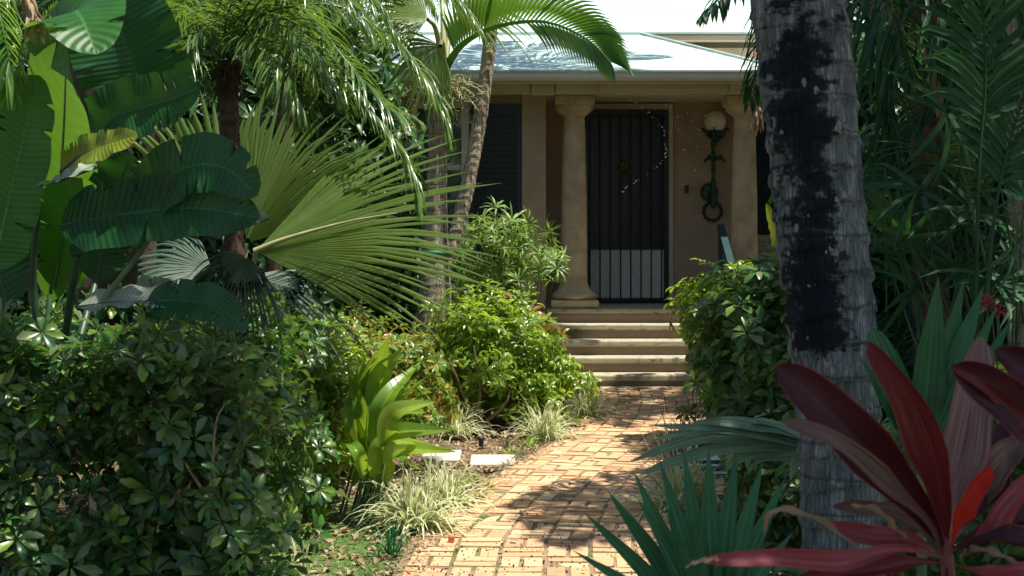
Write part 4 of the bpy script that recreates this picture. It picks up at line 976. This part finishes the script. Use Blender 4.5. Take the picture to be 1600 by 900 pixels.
mb = MB(); rg = np.random.default_rng(31); V, F, U = [np.concatenate(a) for a in (T_tree[0].V, T_tree[0].F, T_tree[0].U)]
cl = [(rg.uniform(-4.6, -1.6), rg.uniform(3.4, 6.4), rg.uniform(5.0, 6.6)) for _ in range(40)]
for c in cl:
    rc = rg.uniform(.28, .55)
    for _ in range(70):
        Rm = orient((0, 0, 1), .5); mb.add(V@Rm.T*rg.uniform(.8, 1.3)+np.array(c)+rg.normal(0, rc*.5, 3)*[1, 1, .6], F, U)
mb.build('crown', M['tree_leaf'], tr, 'stuff')

# ------------------------------------------------------------------ fan palm
FY = 8.0
fp = thing('fan_palm', 'low fan palm spreading huge pleated leaves across the centre left', 'fan palm', (float(P(385, 560, FY).x), FY, 0))
def fanleaf(C, tipdir, N, Rpx, spread, nseg, mat, Y=FY, **k):
    mb = MB(); Cw = P(C[0], C[1], Y); A = P(C[0]+tipdir[0], C[1]+tipdir[1], Y+k.pop('dy', 0))-Cw
    fan(mb, Cw, A, N, Rpx/F_PX*Y, spread, nseg, **k); return mb.build('frond', mat, fp)
fanleaf((400, 392), (340, -78), (.2, -.9, .75), 378, 1.55, 44, M['fan'], fused=.52, droop=.08, tipd=.28, cup=.10, dy=-.1)
fanleaf((385, 380), (150, -240), (-.2, -1, .3), 290, 1.5, 38, M['fan'], Y=8.25, fused=.5, droop=.2, tipd=.3, cup=.12)
fanleaf((350, 370), (-70, -230), (.1, -1, .2), 250, 2.3, 36, M['fan'], Y=8.6, fused=.6, droop=.1, tipd=.3, cup=.12)
fanleaf((385, 400), (-30, 60), (.1, -1, .3), 120, 2.8, 26, M['fan_dark'], Y=6.9, fused=.35, droop=.6, tipd=.6)
fanleaf((390, 430), (150, 30), (.1, -.6, 1), 200, 1.2, 16, M['fan_dark'], Y=7.75, fused=.4, droop=.25, tipd=.6)
fanleaf((330, 420), (-120, -20), (.1, -.7, .8), 150, 2.2, 26, M['fan_dark'], Y=8.3, fused=.5, droop=.3, tipd=.5)
for pts in ([(385, 560, .1), (388, 470, .1), (400, 392, 0)], [(380, 560, .2), (380, 460, .25), (385, 380, .25)], [(375, 560, .4), (365, 460, .5), (350, 370, .6)], [(385, 560, .1), (392, 480, .1), (400, 440, .1)], [(385, 560, -.1), (390, 470, -.2), (395, 425, -.3)]):
    mb = MB(); tube(mb, [P(u, v, FY+d) for u, v, d in pts], [.02, .014, .012], 7, n=10); mb.build('stalk', M['stalk_pale'], fp)
mb = MB(); tube(mb, [(float(P(385, 560, FY).x), FY+.1, 0), tuple(P(383, 540, FY+.1))], [.12, .09], 14, jit=.06, n=14); mb.build('trunk', M['fiber'], fp)
mb = MB(); tube(mb, [P(398, 393, 7.99), P(450, 372, 7.96), P(545, 346, 7.93), P(620, 333, 7.9)], [.02, .013, .006, .003], 7, n=16); mb.build('costa', M['stalk_pale'], fp)

# ------------------------------------------------------------------ pygmy date palm
LY = 7.2
lp = thing('pygmy_date_palm', 'pygmy date palm with shaggy brown trunk and fine arching fronds', 'palm tree', (float(P(362, 560, LY).x), LY, 0))
palm_trunk(lp, [P(372, 840, LY), P(368, 560, LY), P(366, 400, LY), P(361, 270, LY), P(357, 150, LY), P(357, 95, LY)], [.05, .048, .046, .044, .044, .05], M['fiber'], 22, 160, .03, .010)
mb = MB(); rg = np.random.default_rng(8)
for _ in range(260):
    a = rg.uniform(0, 6.28); z = rg.random(); b0 = np.array(P(357, 92+z*60, LY)); d = (math.cos(a), math.sin(a), rg.uniform(-.6, .9))
    blade(mb, arc(b0+np.array([math.cos(a), math.sin(a), 0])*.035, d, rg.uniform(.05, .13), rg.uniform(.6, 2), 4), .006, (0, 0, 1), 'grass', 4, 1, 0, sm=False)
mb.build('fibre_skirt', M['fiber'], lp, 'stuff')
hc = (357, 92)
LF = [ # rachis points (u,v,dY)
 [hc+(0,), (352, 40, -.1), (368, -10, -.25), (385, -40, -.4)], [hc+(0,), (375, 30, -.1), (410, -20, -.2), (460, -30, -.3)],
 [hc+(0,), (400, 30, -.1), (470, 15, -.2), (545, 100, -.35), (605, 165, -.4), (655, 190, -.4)], [hc+(0,), (400, 50, -.2), (450, 30, -.4), (500, 90, -.5), (525, 150, -.5)],
 [hc+(0,), (420, 60, .1), (500, 90, .15), (590, 190, .2), (640, 260, .2), (655, 330, .2)], [hc+(0,), (330, 40, 0), (285, 15, .1), (240, 60, .15), (232, 130, .15)],
 [hc+(0,), (335, 60, -.2), (300, 60, -.3), (270, 110, -.4), (262, 160, -.4)], [hc+(0,), (380, 20, .3), (420, 10, .5), (480, 80, .8), (500, 140, .9)],
 [hc+(0,), (345, 20, .3), (320, -20, .5), (280, 10, .8), (260, 80, .9)], [hc+(0,), (390, 60, -.3), (430, 70, -.5), (460, 130, -.6), (470, 190, -.6)],
 [hc+(0,), (430, 20, .2), (530, 10, .3), (620, 70, .3), (680, 150, .3), (700, 220, .3)], [hc+(0,), (370, -10, .1), (450, -60, .1), (560, -20, .1), (620, 60, .1)],
 [hc+(0,), (400, 10, -.4), (440, -30, -.5), (520, -20, -.6), (580, 60, -.6)],
]
for rch in LF:
    mb = MB(); add_frond(mb, [P(u, v, LY+d) for u, v, d in rch], .27, 60, .0075, 1.15, .6, .12, rr=.007, segs=4, jit=.12); mb.build('frond', M['date'], lp)
# taller date palm behind, crown partly above the frame
l2 = thing('date_palm', 'taller date palm behind, hanging dense fine fronds into the top edge', 'palm tree', (-1.75, 10.7, 0))
cc = (-1.55, 10.6, 3.55)
palm_trunk(l2, [(-1.75, 10.7, 0), (-1.72, 10.7, 1.5), (-1.6, 10.65, 2.8), cc], [.07, .06, .055, .06], M['fiber'], 20, 120, .04, .01)
crown(l2, cc, 28, 1.7, (-.35, 1.2), .32, .008, 56, M['date'], .9, 5, rr=.009, ld=.7, lift=.1, ang=1.15)
l3 = thing('date_palm', 'date palm farther left, fronds hanging between the banana leaves and the shaggy palm', 'palm tree', (-2.5, 9.9, 0))
palm_trunk(l3, [(-2.5, 9.9, 0), (-2.45, 9.9, 1.5), (-2.35, 9.8, 3.2)], [.07, .06, .055], M['fiber'], 18, 90, .04, .01)
crown(l3, (-2.35, 9.8, 3.3), 22, 1.5, (-.35, 1.1), .32, .008, 52, M['date'], 1.0, 6, rr=.009, ld=.7, lift=.1, ang=1.15)

# ------------------------------------------------------------------ fan palm by the house (with green band) and its arching frond
MY = 11.6
mp_ = thing('banded_palm', 'palm with swollen grey trunk tied with a green band, before the left window', 'palm tree', (float(P(680, 600, MY).x), MY, 0))
palm_trunk(mp_, [P(676, 662, MY), P(677, 560, MY), P(679, 460, MY), P(680, 390, MY), P(682, 300, MY), P(684, 200, MY), P(690, 140, MY), P(694, 90, MY)], [.165, .15, .13, .105, .078, .068, .07, .05], M['trunk_grey'], 32, 260, .06, .006)
mb = MB(); ring(mb, (0, 0, 0), .124, .008, n=40); mb.xform(Matrix.Translation(P(679.5, 395, MY))@Matrix.Rotation(math.pi/2, 4, 'X')@Matrix.Diagonal((1, 2.2, 1, 1))); tag(mb.build('green_band', M['greenband']), 'thin green strap tied round the swollen grey palm trunk', 'strap')
mh = P(694, 110, MY)
def mfan(C, tipdir, N, Rpx, spread, nseg, dy=0, **k):
    Cw = P(C[0], C[1], MY+dy); mb = MB(); A = P(C[0]+tipdir[0], C[1]+tipdir[1], MY+dy+k.pop('ddy', 0))-Cw
    fan(mb, Cw, A, N, Rpx/F_PX*MY, spread, nseg, **k); f = mb.build('frond', k.pop('mat', M['fan']), mp_)
    mb = MB(); mid = (mh+Cw)/2+Vector((0, 0, .12)); tube(mb, [mh, mid, Cw], [.028, .02, .014], 8, n=12); mb.build('petiole', M['stalk_pale'], f)
mfan((668, 30), (-120, -20), (-.1, -.8, .8), 125, 2.6, 30, -.3, fused=.5, droop=.25, tipd=.6)
mfan((688, 72), (-30, 25), (.2, -1, .2), 85, 2.6, 26, -.5, fused=.6, droop=.5, tipd=.8)
mfan((715, 20), (90, -20), (.1, -.8, .8), 130, 2.2, 28, .4, fused=.5, droop=.25, tipd=.6)
mfan((690, -10), (20, -80), (.1, -1, .3), 130, 2.2, 28, .3, fused=.5, droop=.2, tipd=.6)
mb = MB(); rc = [mh, P(722, 70, MY-.1), P(775, 42, MY-.2), P(850, 34, MY-.35), P(915, 60, MY-.5), P(955, 98, MY-.6)]
p = spline(rc, 60); tube(mb, p[::3], [.034, .02, .010, .005], 8)
T = frames(p)
for i in range(56):                            # upper rank stands up fused-looking, lower rank hangs only towards the tip
    t = i/55; x = 8+t*51; k = int(min(58, x)); b0 = p[k]; Tt = T[k]
    upv = nrm(np.cross(np.cross(Tt, (0, 0, 1)), Tt)*1.0); upv = upv if upv[2] > 0 else -upv
    L = .42*math.sin(math.pi*(.22+.62*t))+.05
    a = 1.15-.62*t
    d = nrm(Tt*math.cos(a)+upv*math.sin(a)+np.array([0, -.15, 0]))
    blade(mb, arc(b0, d, L, .10+.3*t, 4), .017, (0, -1, .1), 'lance', 4, 2, .4, sm=False)
    if t > .45:
        d = nrm(Tt*math.cos(a*.9)-upv*math.sin(a*.8)+np.array([0, -.3, 0])); blade(mb, arc(b0, d, L*.75, .4, 4), .014, (0, -1, .1), 'lance', 4, 2, .4, sm=False)
mb.build('frond', M['feather'], mp_)
mb = MB(); rg = np.random.default_rng(5)       # flower spray
for _ in range(60):
    b0 = np.array(P(690, 135, MY-.1)); d = nrm(rg.normal(0, 1, 3)*[1, .5, .5]+[.35, -.3, -.1]); q = arc(b0, d, rg.uniform(.15, .42), .5, 6); tube(mb, q, [.004, .002], 4)
    for z in q[2:]:
        for _k in range(2): tube(mb, [z, z+rg.normal(0, .025, 3)], [.003, .002], 4)
mb.build('flower_spray', M['stalk_pale'], mp_, 'stuff')
# slender ringed palm leaning left
NY = 12.2
np_ = thing('slender_palm', 'slender leaning palm trunk with pale rings crossing the roof edge', 'palm tree', (float(P(652, 610, NY).x), NY, 0))
palm_trunk(np_, [P(632, 640, NY), P(642, 560, NY), P(670, 470, NY), P(704, 390, NY), P(726, 310, NY), P(744, 220, NY), P(758, 130, NY), P(768, 40, NY), P(774, -20, NY), P(815, -210, 13.2), P(930, -330, 14.5)], [.10, .078, .065, .060, .058, .056, .054, .050, .048, .047, .047], M['trunk_ring'], 26, 380, .07, .009)
crown(np_, P(932, -333, 14.5), 17, 2.1, (-.1, 1.0), .45, .020, 34, M['feather'], .8, 15, ld=.5)  # unseen crown, trunk bent back so it throws shadow on the roof

# ------------------------------------------------------------------ right side palms
rp = thing('drooping_palm', 'dark feather palm hanging ragged fronds behind the thick trunk, upper right', 'palm tree', (2.55, 8.9, 0))
palm_trunk(rp, [(2.55, 8.9, 0), (2.52, 8.9, 1.8), (2.45, 8.8, 3.2)], [.12, .10, .10], M['bark_dark'], 20, 90, .1, .006)
rg = np.random.default_rng(77)
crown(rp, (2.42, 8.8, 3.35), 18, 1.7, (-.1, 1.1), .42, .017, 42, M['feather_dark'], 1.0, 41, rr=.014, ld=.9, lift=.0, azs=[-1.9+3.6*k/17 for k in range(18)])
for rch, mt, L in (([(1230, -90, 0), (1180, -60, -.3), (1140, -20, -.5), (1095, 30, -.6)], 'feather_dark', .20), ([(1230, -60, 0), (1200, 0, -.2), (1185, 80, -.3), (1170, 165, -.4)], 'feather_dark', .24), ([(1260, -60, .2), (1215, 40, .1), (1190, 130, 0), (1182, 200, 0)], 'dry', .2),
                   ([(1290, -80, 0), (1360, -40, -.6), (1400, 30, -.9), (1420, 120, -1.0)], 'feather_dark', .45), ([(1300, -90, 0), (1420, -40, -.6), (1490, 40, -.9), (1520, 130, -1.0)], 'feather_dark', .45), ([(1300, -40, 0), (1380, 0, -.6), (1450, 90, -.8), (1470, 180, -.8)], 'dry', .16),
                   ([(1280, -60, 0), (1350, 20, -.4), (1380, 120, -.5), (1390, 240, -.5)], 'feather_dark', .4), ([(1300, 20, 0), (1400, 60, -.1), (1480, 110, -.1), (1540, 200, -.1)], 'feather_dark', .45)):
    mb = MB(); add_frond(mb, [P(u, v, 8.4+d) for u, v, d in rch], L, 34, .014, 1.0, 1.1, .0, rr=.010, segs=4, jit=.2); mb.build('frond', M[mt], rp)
# areca clump
ar = thing('areca_clump', 'dense dark areca palms with arching feather fronds filling the right background', 'palm clump', (3.1, 8.6, 0))
rg = np.random.default_rng(50)
for k in range(34):
    bx, by = rg.uniform(2.0, 4.4), rg.uniform(7.6, 10.2); h = rg.uniform(.3, 1.9); az = rg.uniform(0, 6.28); el = rg.uniform(.5, 1.3)
    if k < 12: az = rg.uniform(2.6, 4.6)
    d = np.array([math.cos(az)*math.cos(el), math.sin(az)*math.cos(el), math.sin(el)])
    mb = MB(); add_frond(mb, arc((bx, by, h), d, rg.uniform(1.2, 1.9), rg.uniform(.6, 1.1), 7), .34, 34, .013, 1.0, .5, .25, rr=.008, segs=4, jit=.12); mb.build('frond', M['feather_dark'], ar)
    if k % 2 == 0: mb = MB(); tube(mb, [(bx, by, 0), (bx, by, h)], [.02, .015], 7); mb.build('cane', M['stalk_dark'], ar)
# lady palm: star shaped leaves
T_lady = [rosette(9, .30, .016, .9, .25, .0, 'sword', 4, 5.0), rosette(8, .27, .017, .9, .3, .0, 'sword', 4, 4.4)]
la = thing('lady_palm', 'lady palm with hand-shaped narrow leaf fans right of the thick trunk', 'palm clump', (2.45, 7.2, 0))
pt = np.array([P(u, v, y) for u, v, y in [(1480, 175, 6.6), (1400, 330, 7.2), (1440, 300, 7), (1520, 330, 6.8), (1560, 270, 6.5), (1585, 380, 6.3), (1385, 400, 7.4), (1450, 390, 7.2), (1500, 420, 6.9), (1550, 440, 6.6), (1430, 450, 7.2), (1380, 340, 7.6), (1590, 200, 6.4), (1530, 230, 6.9), (1600, 310, 6.5), (1480, 350, 7), (1400, 280, 7.5), (1560, 350, 6.9), (1370, 290, 7.8), (1460, 240, 7.2), (1600, 450, 6.6), (1420, 370, 6.9), (1540, 390, 7.1), (1500, 280, 7.3)]])
shrub(la, pt, np.tile([0, -.9, .35], (len(pt), 1)), T_lady, M['feather_dark'], rnd=.4, upb=.2, part='leaf')
stems(la, (2.45, 7.2, 0), pt, M['stalk_dark'], .009, 'cane')
# tall frond against grey trunk at right edge
rt2 = thing('thin_trunk_palm', 'pale grey slim palm trunk at the extreme right edge', 'palm tree', (float(P(1605, 500, 6.8).x), 6.8, 0))
palm_trunk(rt2, [(float(P(1598, 500, 6.8).x), 6.8, 0), P(1598, 400, 6.8), P(1594, 200, 6.8), P(1593, 0, 6.8), (float(P(1600, 0, 6.8).x), 6.8, 3.6), (3.2, 6.9, 5.2)], [.07, .065, .062, .06, .06, .055], M['trunk_grey'], 22, 200, .09, .006)
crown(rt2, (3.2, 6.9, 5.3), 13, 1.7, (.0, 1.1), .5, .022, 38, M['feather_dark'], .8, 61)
tf = thing('upright_frond_palm', 'young palm with tall upright feather frond near the right edge', 'palm', (float(P(1530, 500, 6.0).x), 6.0, 0))
for rch in ([(1525, 480, .0), (1530, 260, 0), (1540, 120, 0), (1530, -20, 0), (1500, -90, 0)], [(1540, 480, .1), (1560, 300, .1), (1600, 150, .1), (1640, 60, .1)]):
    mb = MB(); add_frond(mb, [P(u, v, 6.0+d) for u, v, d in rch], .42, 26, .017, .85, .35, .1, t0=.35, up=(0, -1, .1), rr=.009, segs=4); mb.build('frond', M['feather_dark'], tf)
# small things right of path
bx_ = thing('plastic_crate', 'small dark blue crate with white rims half hidden behind the spear leaves', 'crate', (1.15, 8.9, 0))
box('body', (1.02, 1.30, 8.8, 9.05, .0, .12), M['blue_box'], bx_, .006)
for z in (.055, .10, .135): box('rim', (1.01, 1.31, 8.785, 9.065, z, z+.012), M['white_metal'], bx_, .003)
tag(box('grey_block', (.87, 1.0, 6.95, 7.12, 0, .09), M['slab'], bev=.01), 'pale grey block on the soil behind the spear leaves', 'block')
T_brom = [rosette(14, .16, .018, 2.6, .5, 0, 'sword', 4)]
for (u, v, y, lab) in ((1140, 690, 8.0, 'red bromeliad under the arching grey green leaves, left one'), (1165, 735, 7.4, 'red bromeliad in the dark right of the path, nearer the thick trunk'), (1545, 478, 5.6, 'red bromeliad flowers behind the broad upright leaves at right')):
    b_ = thing('bromeliad', lab, 'bromeliad', (float(P(u, v, y).x), y, 0), 'red bromeliads'); pt = np.array([P(u, v, y), P(u+14, v+12, y)]); shrub(b_, pt, np.tile([0, -.4, 1.], (2, 1)), T_brom, M['flower'], rnd=.3, srange=(.22, .42)); stems(b_, (float(P(u, v, y).x), y, 0), pt, M['stalk_dark'], .008, 'stalk')
pg = bush('ground_shrub', 'low dark leafy plant in the deep shade between the thick trunk and the path', 'shrub', (1.55, 7.2, .28), (.45, .8, .34), 620, T_um, M['hedge'], 23, upb=.45, nparts=250, nb=4)
bush('ground_shrub', 'low dark leafy plant behind the ti plant on the right', 'shrub', (2.1, 6.0, .40), (.7, .9, .50), 700, T_um, M['hedge'], 24, upb=.45, nparts=250, nb=4)
bush('ground_shrub', 'dark leafy plant below the spear-leaf seedling at the bottom edge', 'shrub', (.78, 4.6, .12), (.3, .5, .26), 200, T_um, M['hedge'], 25, upb=.45, nparts=150, nb=3)
# yellow-green paddle leaves catching light
yl = thing('sunlit_leaf_plant', 'plant with bright yellow-green paddle leaves catching sun behind the thick trunk', 'plant', (2.9, 11.2, 0))
for (a, b_, hw) in (((1215, 420, 10.4), (1197, 318, 10.2), 13), ((1500, 280, 9.2), (1487, 165, 9.2), 24), ((1540, 290, 9.3), (1525, 190, 9.2), 18), ((1180, 440, 10.0), (1235, 424, 10.0), 9), ((1440, 290, 9.6), (1425, 225, 9.5), 12), ((1385, 360, 10), (1345, 330, 10), 14), ((1460, 360, 9.4), (1430, 300, 9.4), 12)):
    A_, B_ = P(*a), P(*b_); mb = MB(); blade(mb, [A_, (A_+B_)/2+Vector((.02, 0, 0)), B_], hw/F_PX*10, (.3, -.8, .5), 'paddle', 16, 6, .2, ruffle=.006); lf = mb.build('leaf', M['banana_yel'], yl)
    mb = MB(); tube(mb, [(A_.x, A_.y, 0), A_], [.01, .006], 6, n=6); mb.build('stalk', M['stalk'], lf)
# small fan leaves at far left edge
lf_ = thing('fan_seedling', 'small bright fan palm leaves low at the far left edge', 'palm seedling', (float(P(-10, 640, 6.4).x), 6.4, 0))
for (u, v, du, dv, R_, y) in ((-10, 560, 60, -90, 110, 5.9), (-5, 610, 60, -20, 95, 5.8), (20, 640, 30, 60, 90, 5.75)):
    mb = MB(); C_ = P(u, v, y); fan(mb, C_, P(u+du, v+dv, y)-C_, (.1, -1, .4), R_/F_PX*y, 2.0, 18, fused=.3, droop=.2, tipd=.4); mb.build('frond', M['fan_small'], lf_)
    mb = MB(); tube(mb, [(C_.x, C_.y+.1, 0), C_], [.008, .006], 6, n=6); mb.build('stalk', M['stalk'], lf_)
lt = thing('hanging_palm', 'palm at the top left corner with hanging feather fronds and dry brown tips', 'palm tree', (-2.6, 6.0, 0))
palm_trunk(lt, [(-2.7, 6.0, 0), (-2.65, 6.0, 2), (-2.6, 5.9, 3.1)], [.09, .08, .08], M['bark_dark'], 18, 70, .1, .006)
for rch, mt, L in (([(-250, -200, .2), (-100, -120, 0), (-20, -20, -.3), (10, 70, -.4), (18, 150, -.4)], 'feather', .26), ([(-250, -200, .2), (-120, -60, 0), (-60, 20, -.3), (-20, 100, -.4)], 'feather_dark', .3), ([(-200, -200, .2), (-60, -120, 0), (10, -60, -.2), (50, 10, -.2), (60, 60, -.3)], 'dry', .14)):
    mb = MB(); add_frond(mb, [P(u, v, 5.9+d) for u, v, d in rch], L, 34, .011, 1.0, .9, .0, rr=.008, segs=4, jit=.15); mb.build('frond', M[mt], lt)
crown(lt, (-2.6, 5.9, 3.3), 9, 1.5, (.2, 1.1), .35, .012, 34, M['feather'], .8, 71, azs=[1.7+3.0*k/8 for k in range(9)])

# ------------------------------------------------------------------ background trees and hedges
T_bg = [rosette(6, .14, .03, 1.2, .35, 0, 'lance', 2), rosette(5, .18, .03, 1.2, .35, 0, 'lance', 2)]
def bgtree(name, label, cat, c, r, n, mat, seed, trunk=True, shell=.5):
    rt = thing(name, label, cat, (c[0], c[1], 0)); pt, nn = ellipsoid_pts(c, r, n, shell, -.95, .35, 2.6, seed)
    shrub(rt, pt, nn, T_bg, mat, nparts=0, rnd=.5, upb=.3, stuffname='crown')
    mb = MB(); tube(mb, [(c[0], c[1], 0), (c[0]+.05, c[1], c[2]*.6), (c[0], c[1], c[2])], [.09, .07, .04], 9, n=10); mb.build('trunk', M['bark_dark'], rt)
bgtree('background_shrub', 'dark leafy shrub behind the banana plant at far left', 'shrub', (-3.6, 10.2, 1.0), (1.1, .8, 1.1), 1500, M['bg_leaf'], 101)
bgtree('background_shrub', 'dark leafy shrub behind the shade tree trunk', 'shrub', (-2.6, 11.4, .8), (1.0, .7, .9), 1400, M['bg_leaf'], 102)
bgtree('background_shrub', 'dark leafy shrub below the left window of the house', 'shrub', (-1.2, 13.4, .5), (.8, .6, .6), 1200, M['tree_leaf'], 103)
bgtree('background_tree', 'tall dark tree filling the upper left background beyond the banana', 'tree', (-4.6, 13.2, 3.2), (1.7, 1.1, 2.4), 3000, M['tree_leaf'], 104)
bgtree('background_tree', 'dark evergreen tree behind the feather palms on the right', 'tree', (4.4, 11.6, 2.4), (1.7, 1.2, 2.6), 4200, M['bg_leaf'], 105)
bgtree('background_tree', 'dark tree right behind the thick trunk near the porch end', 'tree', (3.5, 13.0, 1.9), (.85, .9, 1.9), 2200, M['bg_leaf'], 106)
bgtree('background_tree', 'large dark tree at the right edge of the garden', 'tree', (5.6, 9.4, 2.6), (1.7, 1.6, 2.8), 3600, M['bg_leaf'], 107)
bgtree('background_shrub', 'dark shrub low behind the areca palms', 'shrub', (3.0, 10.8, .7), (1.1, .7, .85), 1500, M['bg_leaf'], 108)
bgtree('background_tree', 'added tree out of view above the right foreground, crown placed to shade the ti plant', 'tree', (3.8, 3.3, 5.2), (2.4, 2.1, .9), 5500, M['tree_leaf'], 109)  # unseen tree added to cast shade over the ti plant
bgtree('background_tree', 'second added tree out of view past the right edge, crown placed to shade the areca palms', 'tree', (5.6, 8.9, 5.2), (2.0, 2.0, 1.0), 3000, M['tree_leaf'], 110)  # another unseen canopy, added to darken the areca palms
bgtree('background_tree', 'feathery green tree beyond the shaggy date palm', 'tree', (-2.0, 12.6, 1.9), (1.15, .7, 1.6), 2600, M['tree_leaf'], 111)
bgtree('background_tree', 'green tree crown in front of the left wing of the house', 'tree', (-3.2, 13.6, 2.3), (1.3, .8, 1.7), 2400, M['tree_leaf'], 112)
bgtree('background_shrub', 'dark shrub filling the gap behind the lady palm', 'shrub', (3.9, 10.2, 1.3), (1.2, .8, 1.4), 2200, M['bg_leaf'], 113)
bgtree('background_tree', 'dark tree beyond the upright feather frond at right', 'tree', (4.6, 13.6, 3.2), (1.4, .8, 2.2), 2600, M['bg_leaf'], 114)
bush('lime_shrub', 'sunlit yellow-green bush just behind the right end of the umbrella-leaf hedge', 'shrub', (-1.35, 8.3, .60), (.50, .4, .46), 1000, T_lime, M['lime'], 33, upb=.5, nparts=300, srange=(1, 1.6), inner=.5)
bush('lime_shrub', 'small yellow-green bush between the ginger plant and the umbrella-leaf hedge', 'shrub', (-1.12, 8.0, .36), (.22, .3, .36), 380, T_lime, M['lime'], 34, upb=.5, nparts=200, srange=(1, 1.6), inner=.4, nb=4)
rw = np.random.default_rng(66)
spots = ['by the first tuft', 'x']
edge = MB()
for k in range(420):
    y = rw.uniform(6.3, 12.5); sd_ = -1 if k % 3 else 1; x = cx(y)+(-.60 if sd_ < 0 else .86)+rw.normal(0, .07)
    for j in range(5):
        a = rw.uniform(0, 6.28); b0 = np.array([x+rw.normal(0, .02), y+rw.normal(0, .03), .01])
        blade(edge, arc(b0, (math.cos(a)*.7, math.sin(a)*.7, 1), rw.uniform(.03, .11), .7, 3), .0035, (math.cos(a), math.sin(a), .3), 'grass', 3, 1, 0, sm=False)
tag(edge.build('edge_grass', M['tuft_brown']), 'short weedy grass fringing both edges of the brick path', 'grass', kind='stuff')
tp_ = thing('added_shade_palm', 'added tall feather palm right of the house, unseen crown shading the path by the steps', 'palm tree', (3.15, 12.3, 0))
palm_trunk(tp_, [(3.15, 12.3, 0), (3.15, 12.2, 2.5), (3.2, 12.0, 5.0)], [.11, .09, .08], M['trunk_grey'], 20, 90, .1, .006)
crown(tp_, (3.2, 12.0, 5.1), 15, 1.9, (0, 1.1), .5, .022, 36, M['feather_dark'], .8, 91)  # crown out of view, added to shade the bricks near the steps
def reg_path(r):
    y = 6.2+abs(r.normal(0, 2.6)); return cx(y)+r.uniform(-.6, .9), y
litter('path_litter', 'few dry curled leaves lying on the brick path', 90, reg_path, M['dry'], .035, z=.03, seed=15)
def reg_edge(r):
    y = r.uniform(6.2, 12.5); return cx(y)-.56+r.normal(0, .05), y
litter('edge_litter', 'dry leaf crumbs spilling over the left edge of the brick path', 900, reg_edge, M['dry'], .025, z=.028, seed=16)
T_old = [rosette(6, .08, .019, 1, .5, .05)]
rg = np.random.default_rng(12)
for mt, n_ in (('lime', 46), ('dry', 26), ('tuft_brown', 22)):
    k_ = rg.integers(0, len(pt_h), n_); shrub(hg, pt_h[k_]+np.array([0, -.03, .01]), nn_h[k_], T_old, M[mt], nparts=100, rnd=.6, upb=.3, srange=(.45, .95))
for pts_ in ([(338, 870, 5.55), (345, 800, 5.5), (333, 730, 5.48), (338, 660, 5.5), (352, 630, 5.55)], [(333, 790, 5.49), (300, 740, 5.5), (275, 700, 5.6)], [(344, 805, 5.5), (370, 775, 5.5), (395, 740, 5.6)], [(100, 900, 5.5), (118, 830, 5.5), (128, 790, 5.65)]):
    mb = MB(); tube(mb, [P(q[0], q[1], q[2]+.07) for q in pts_], [.008, .006, .002], 7, n=16, jit=.06); mb.build('branch', M['branch'], hg)
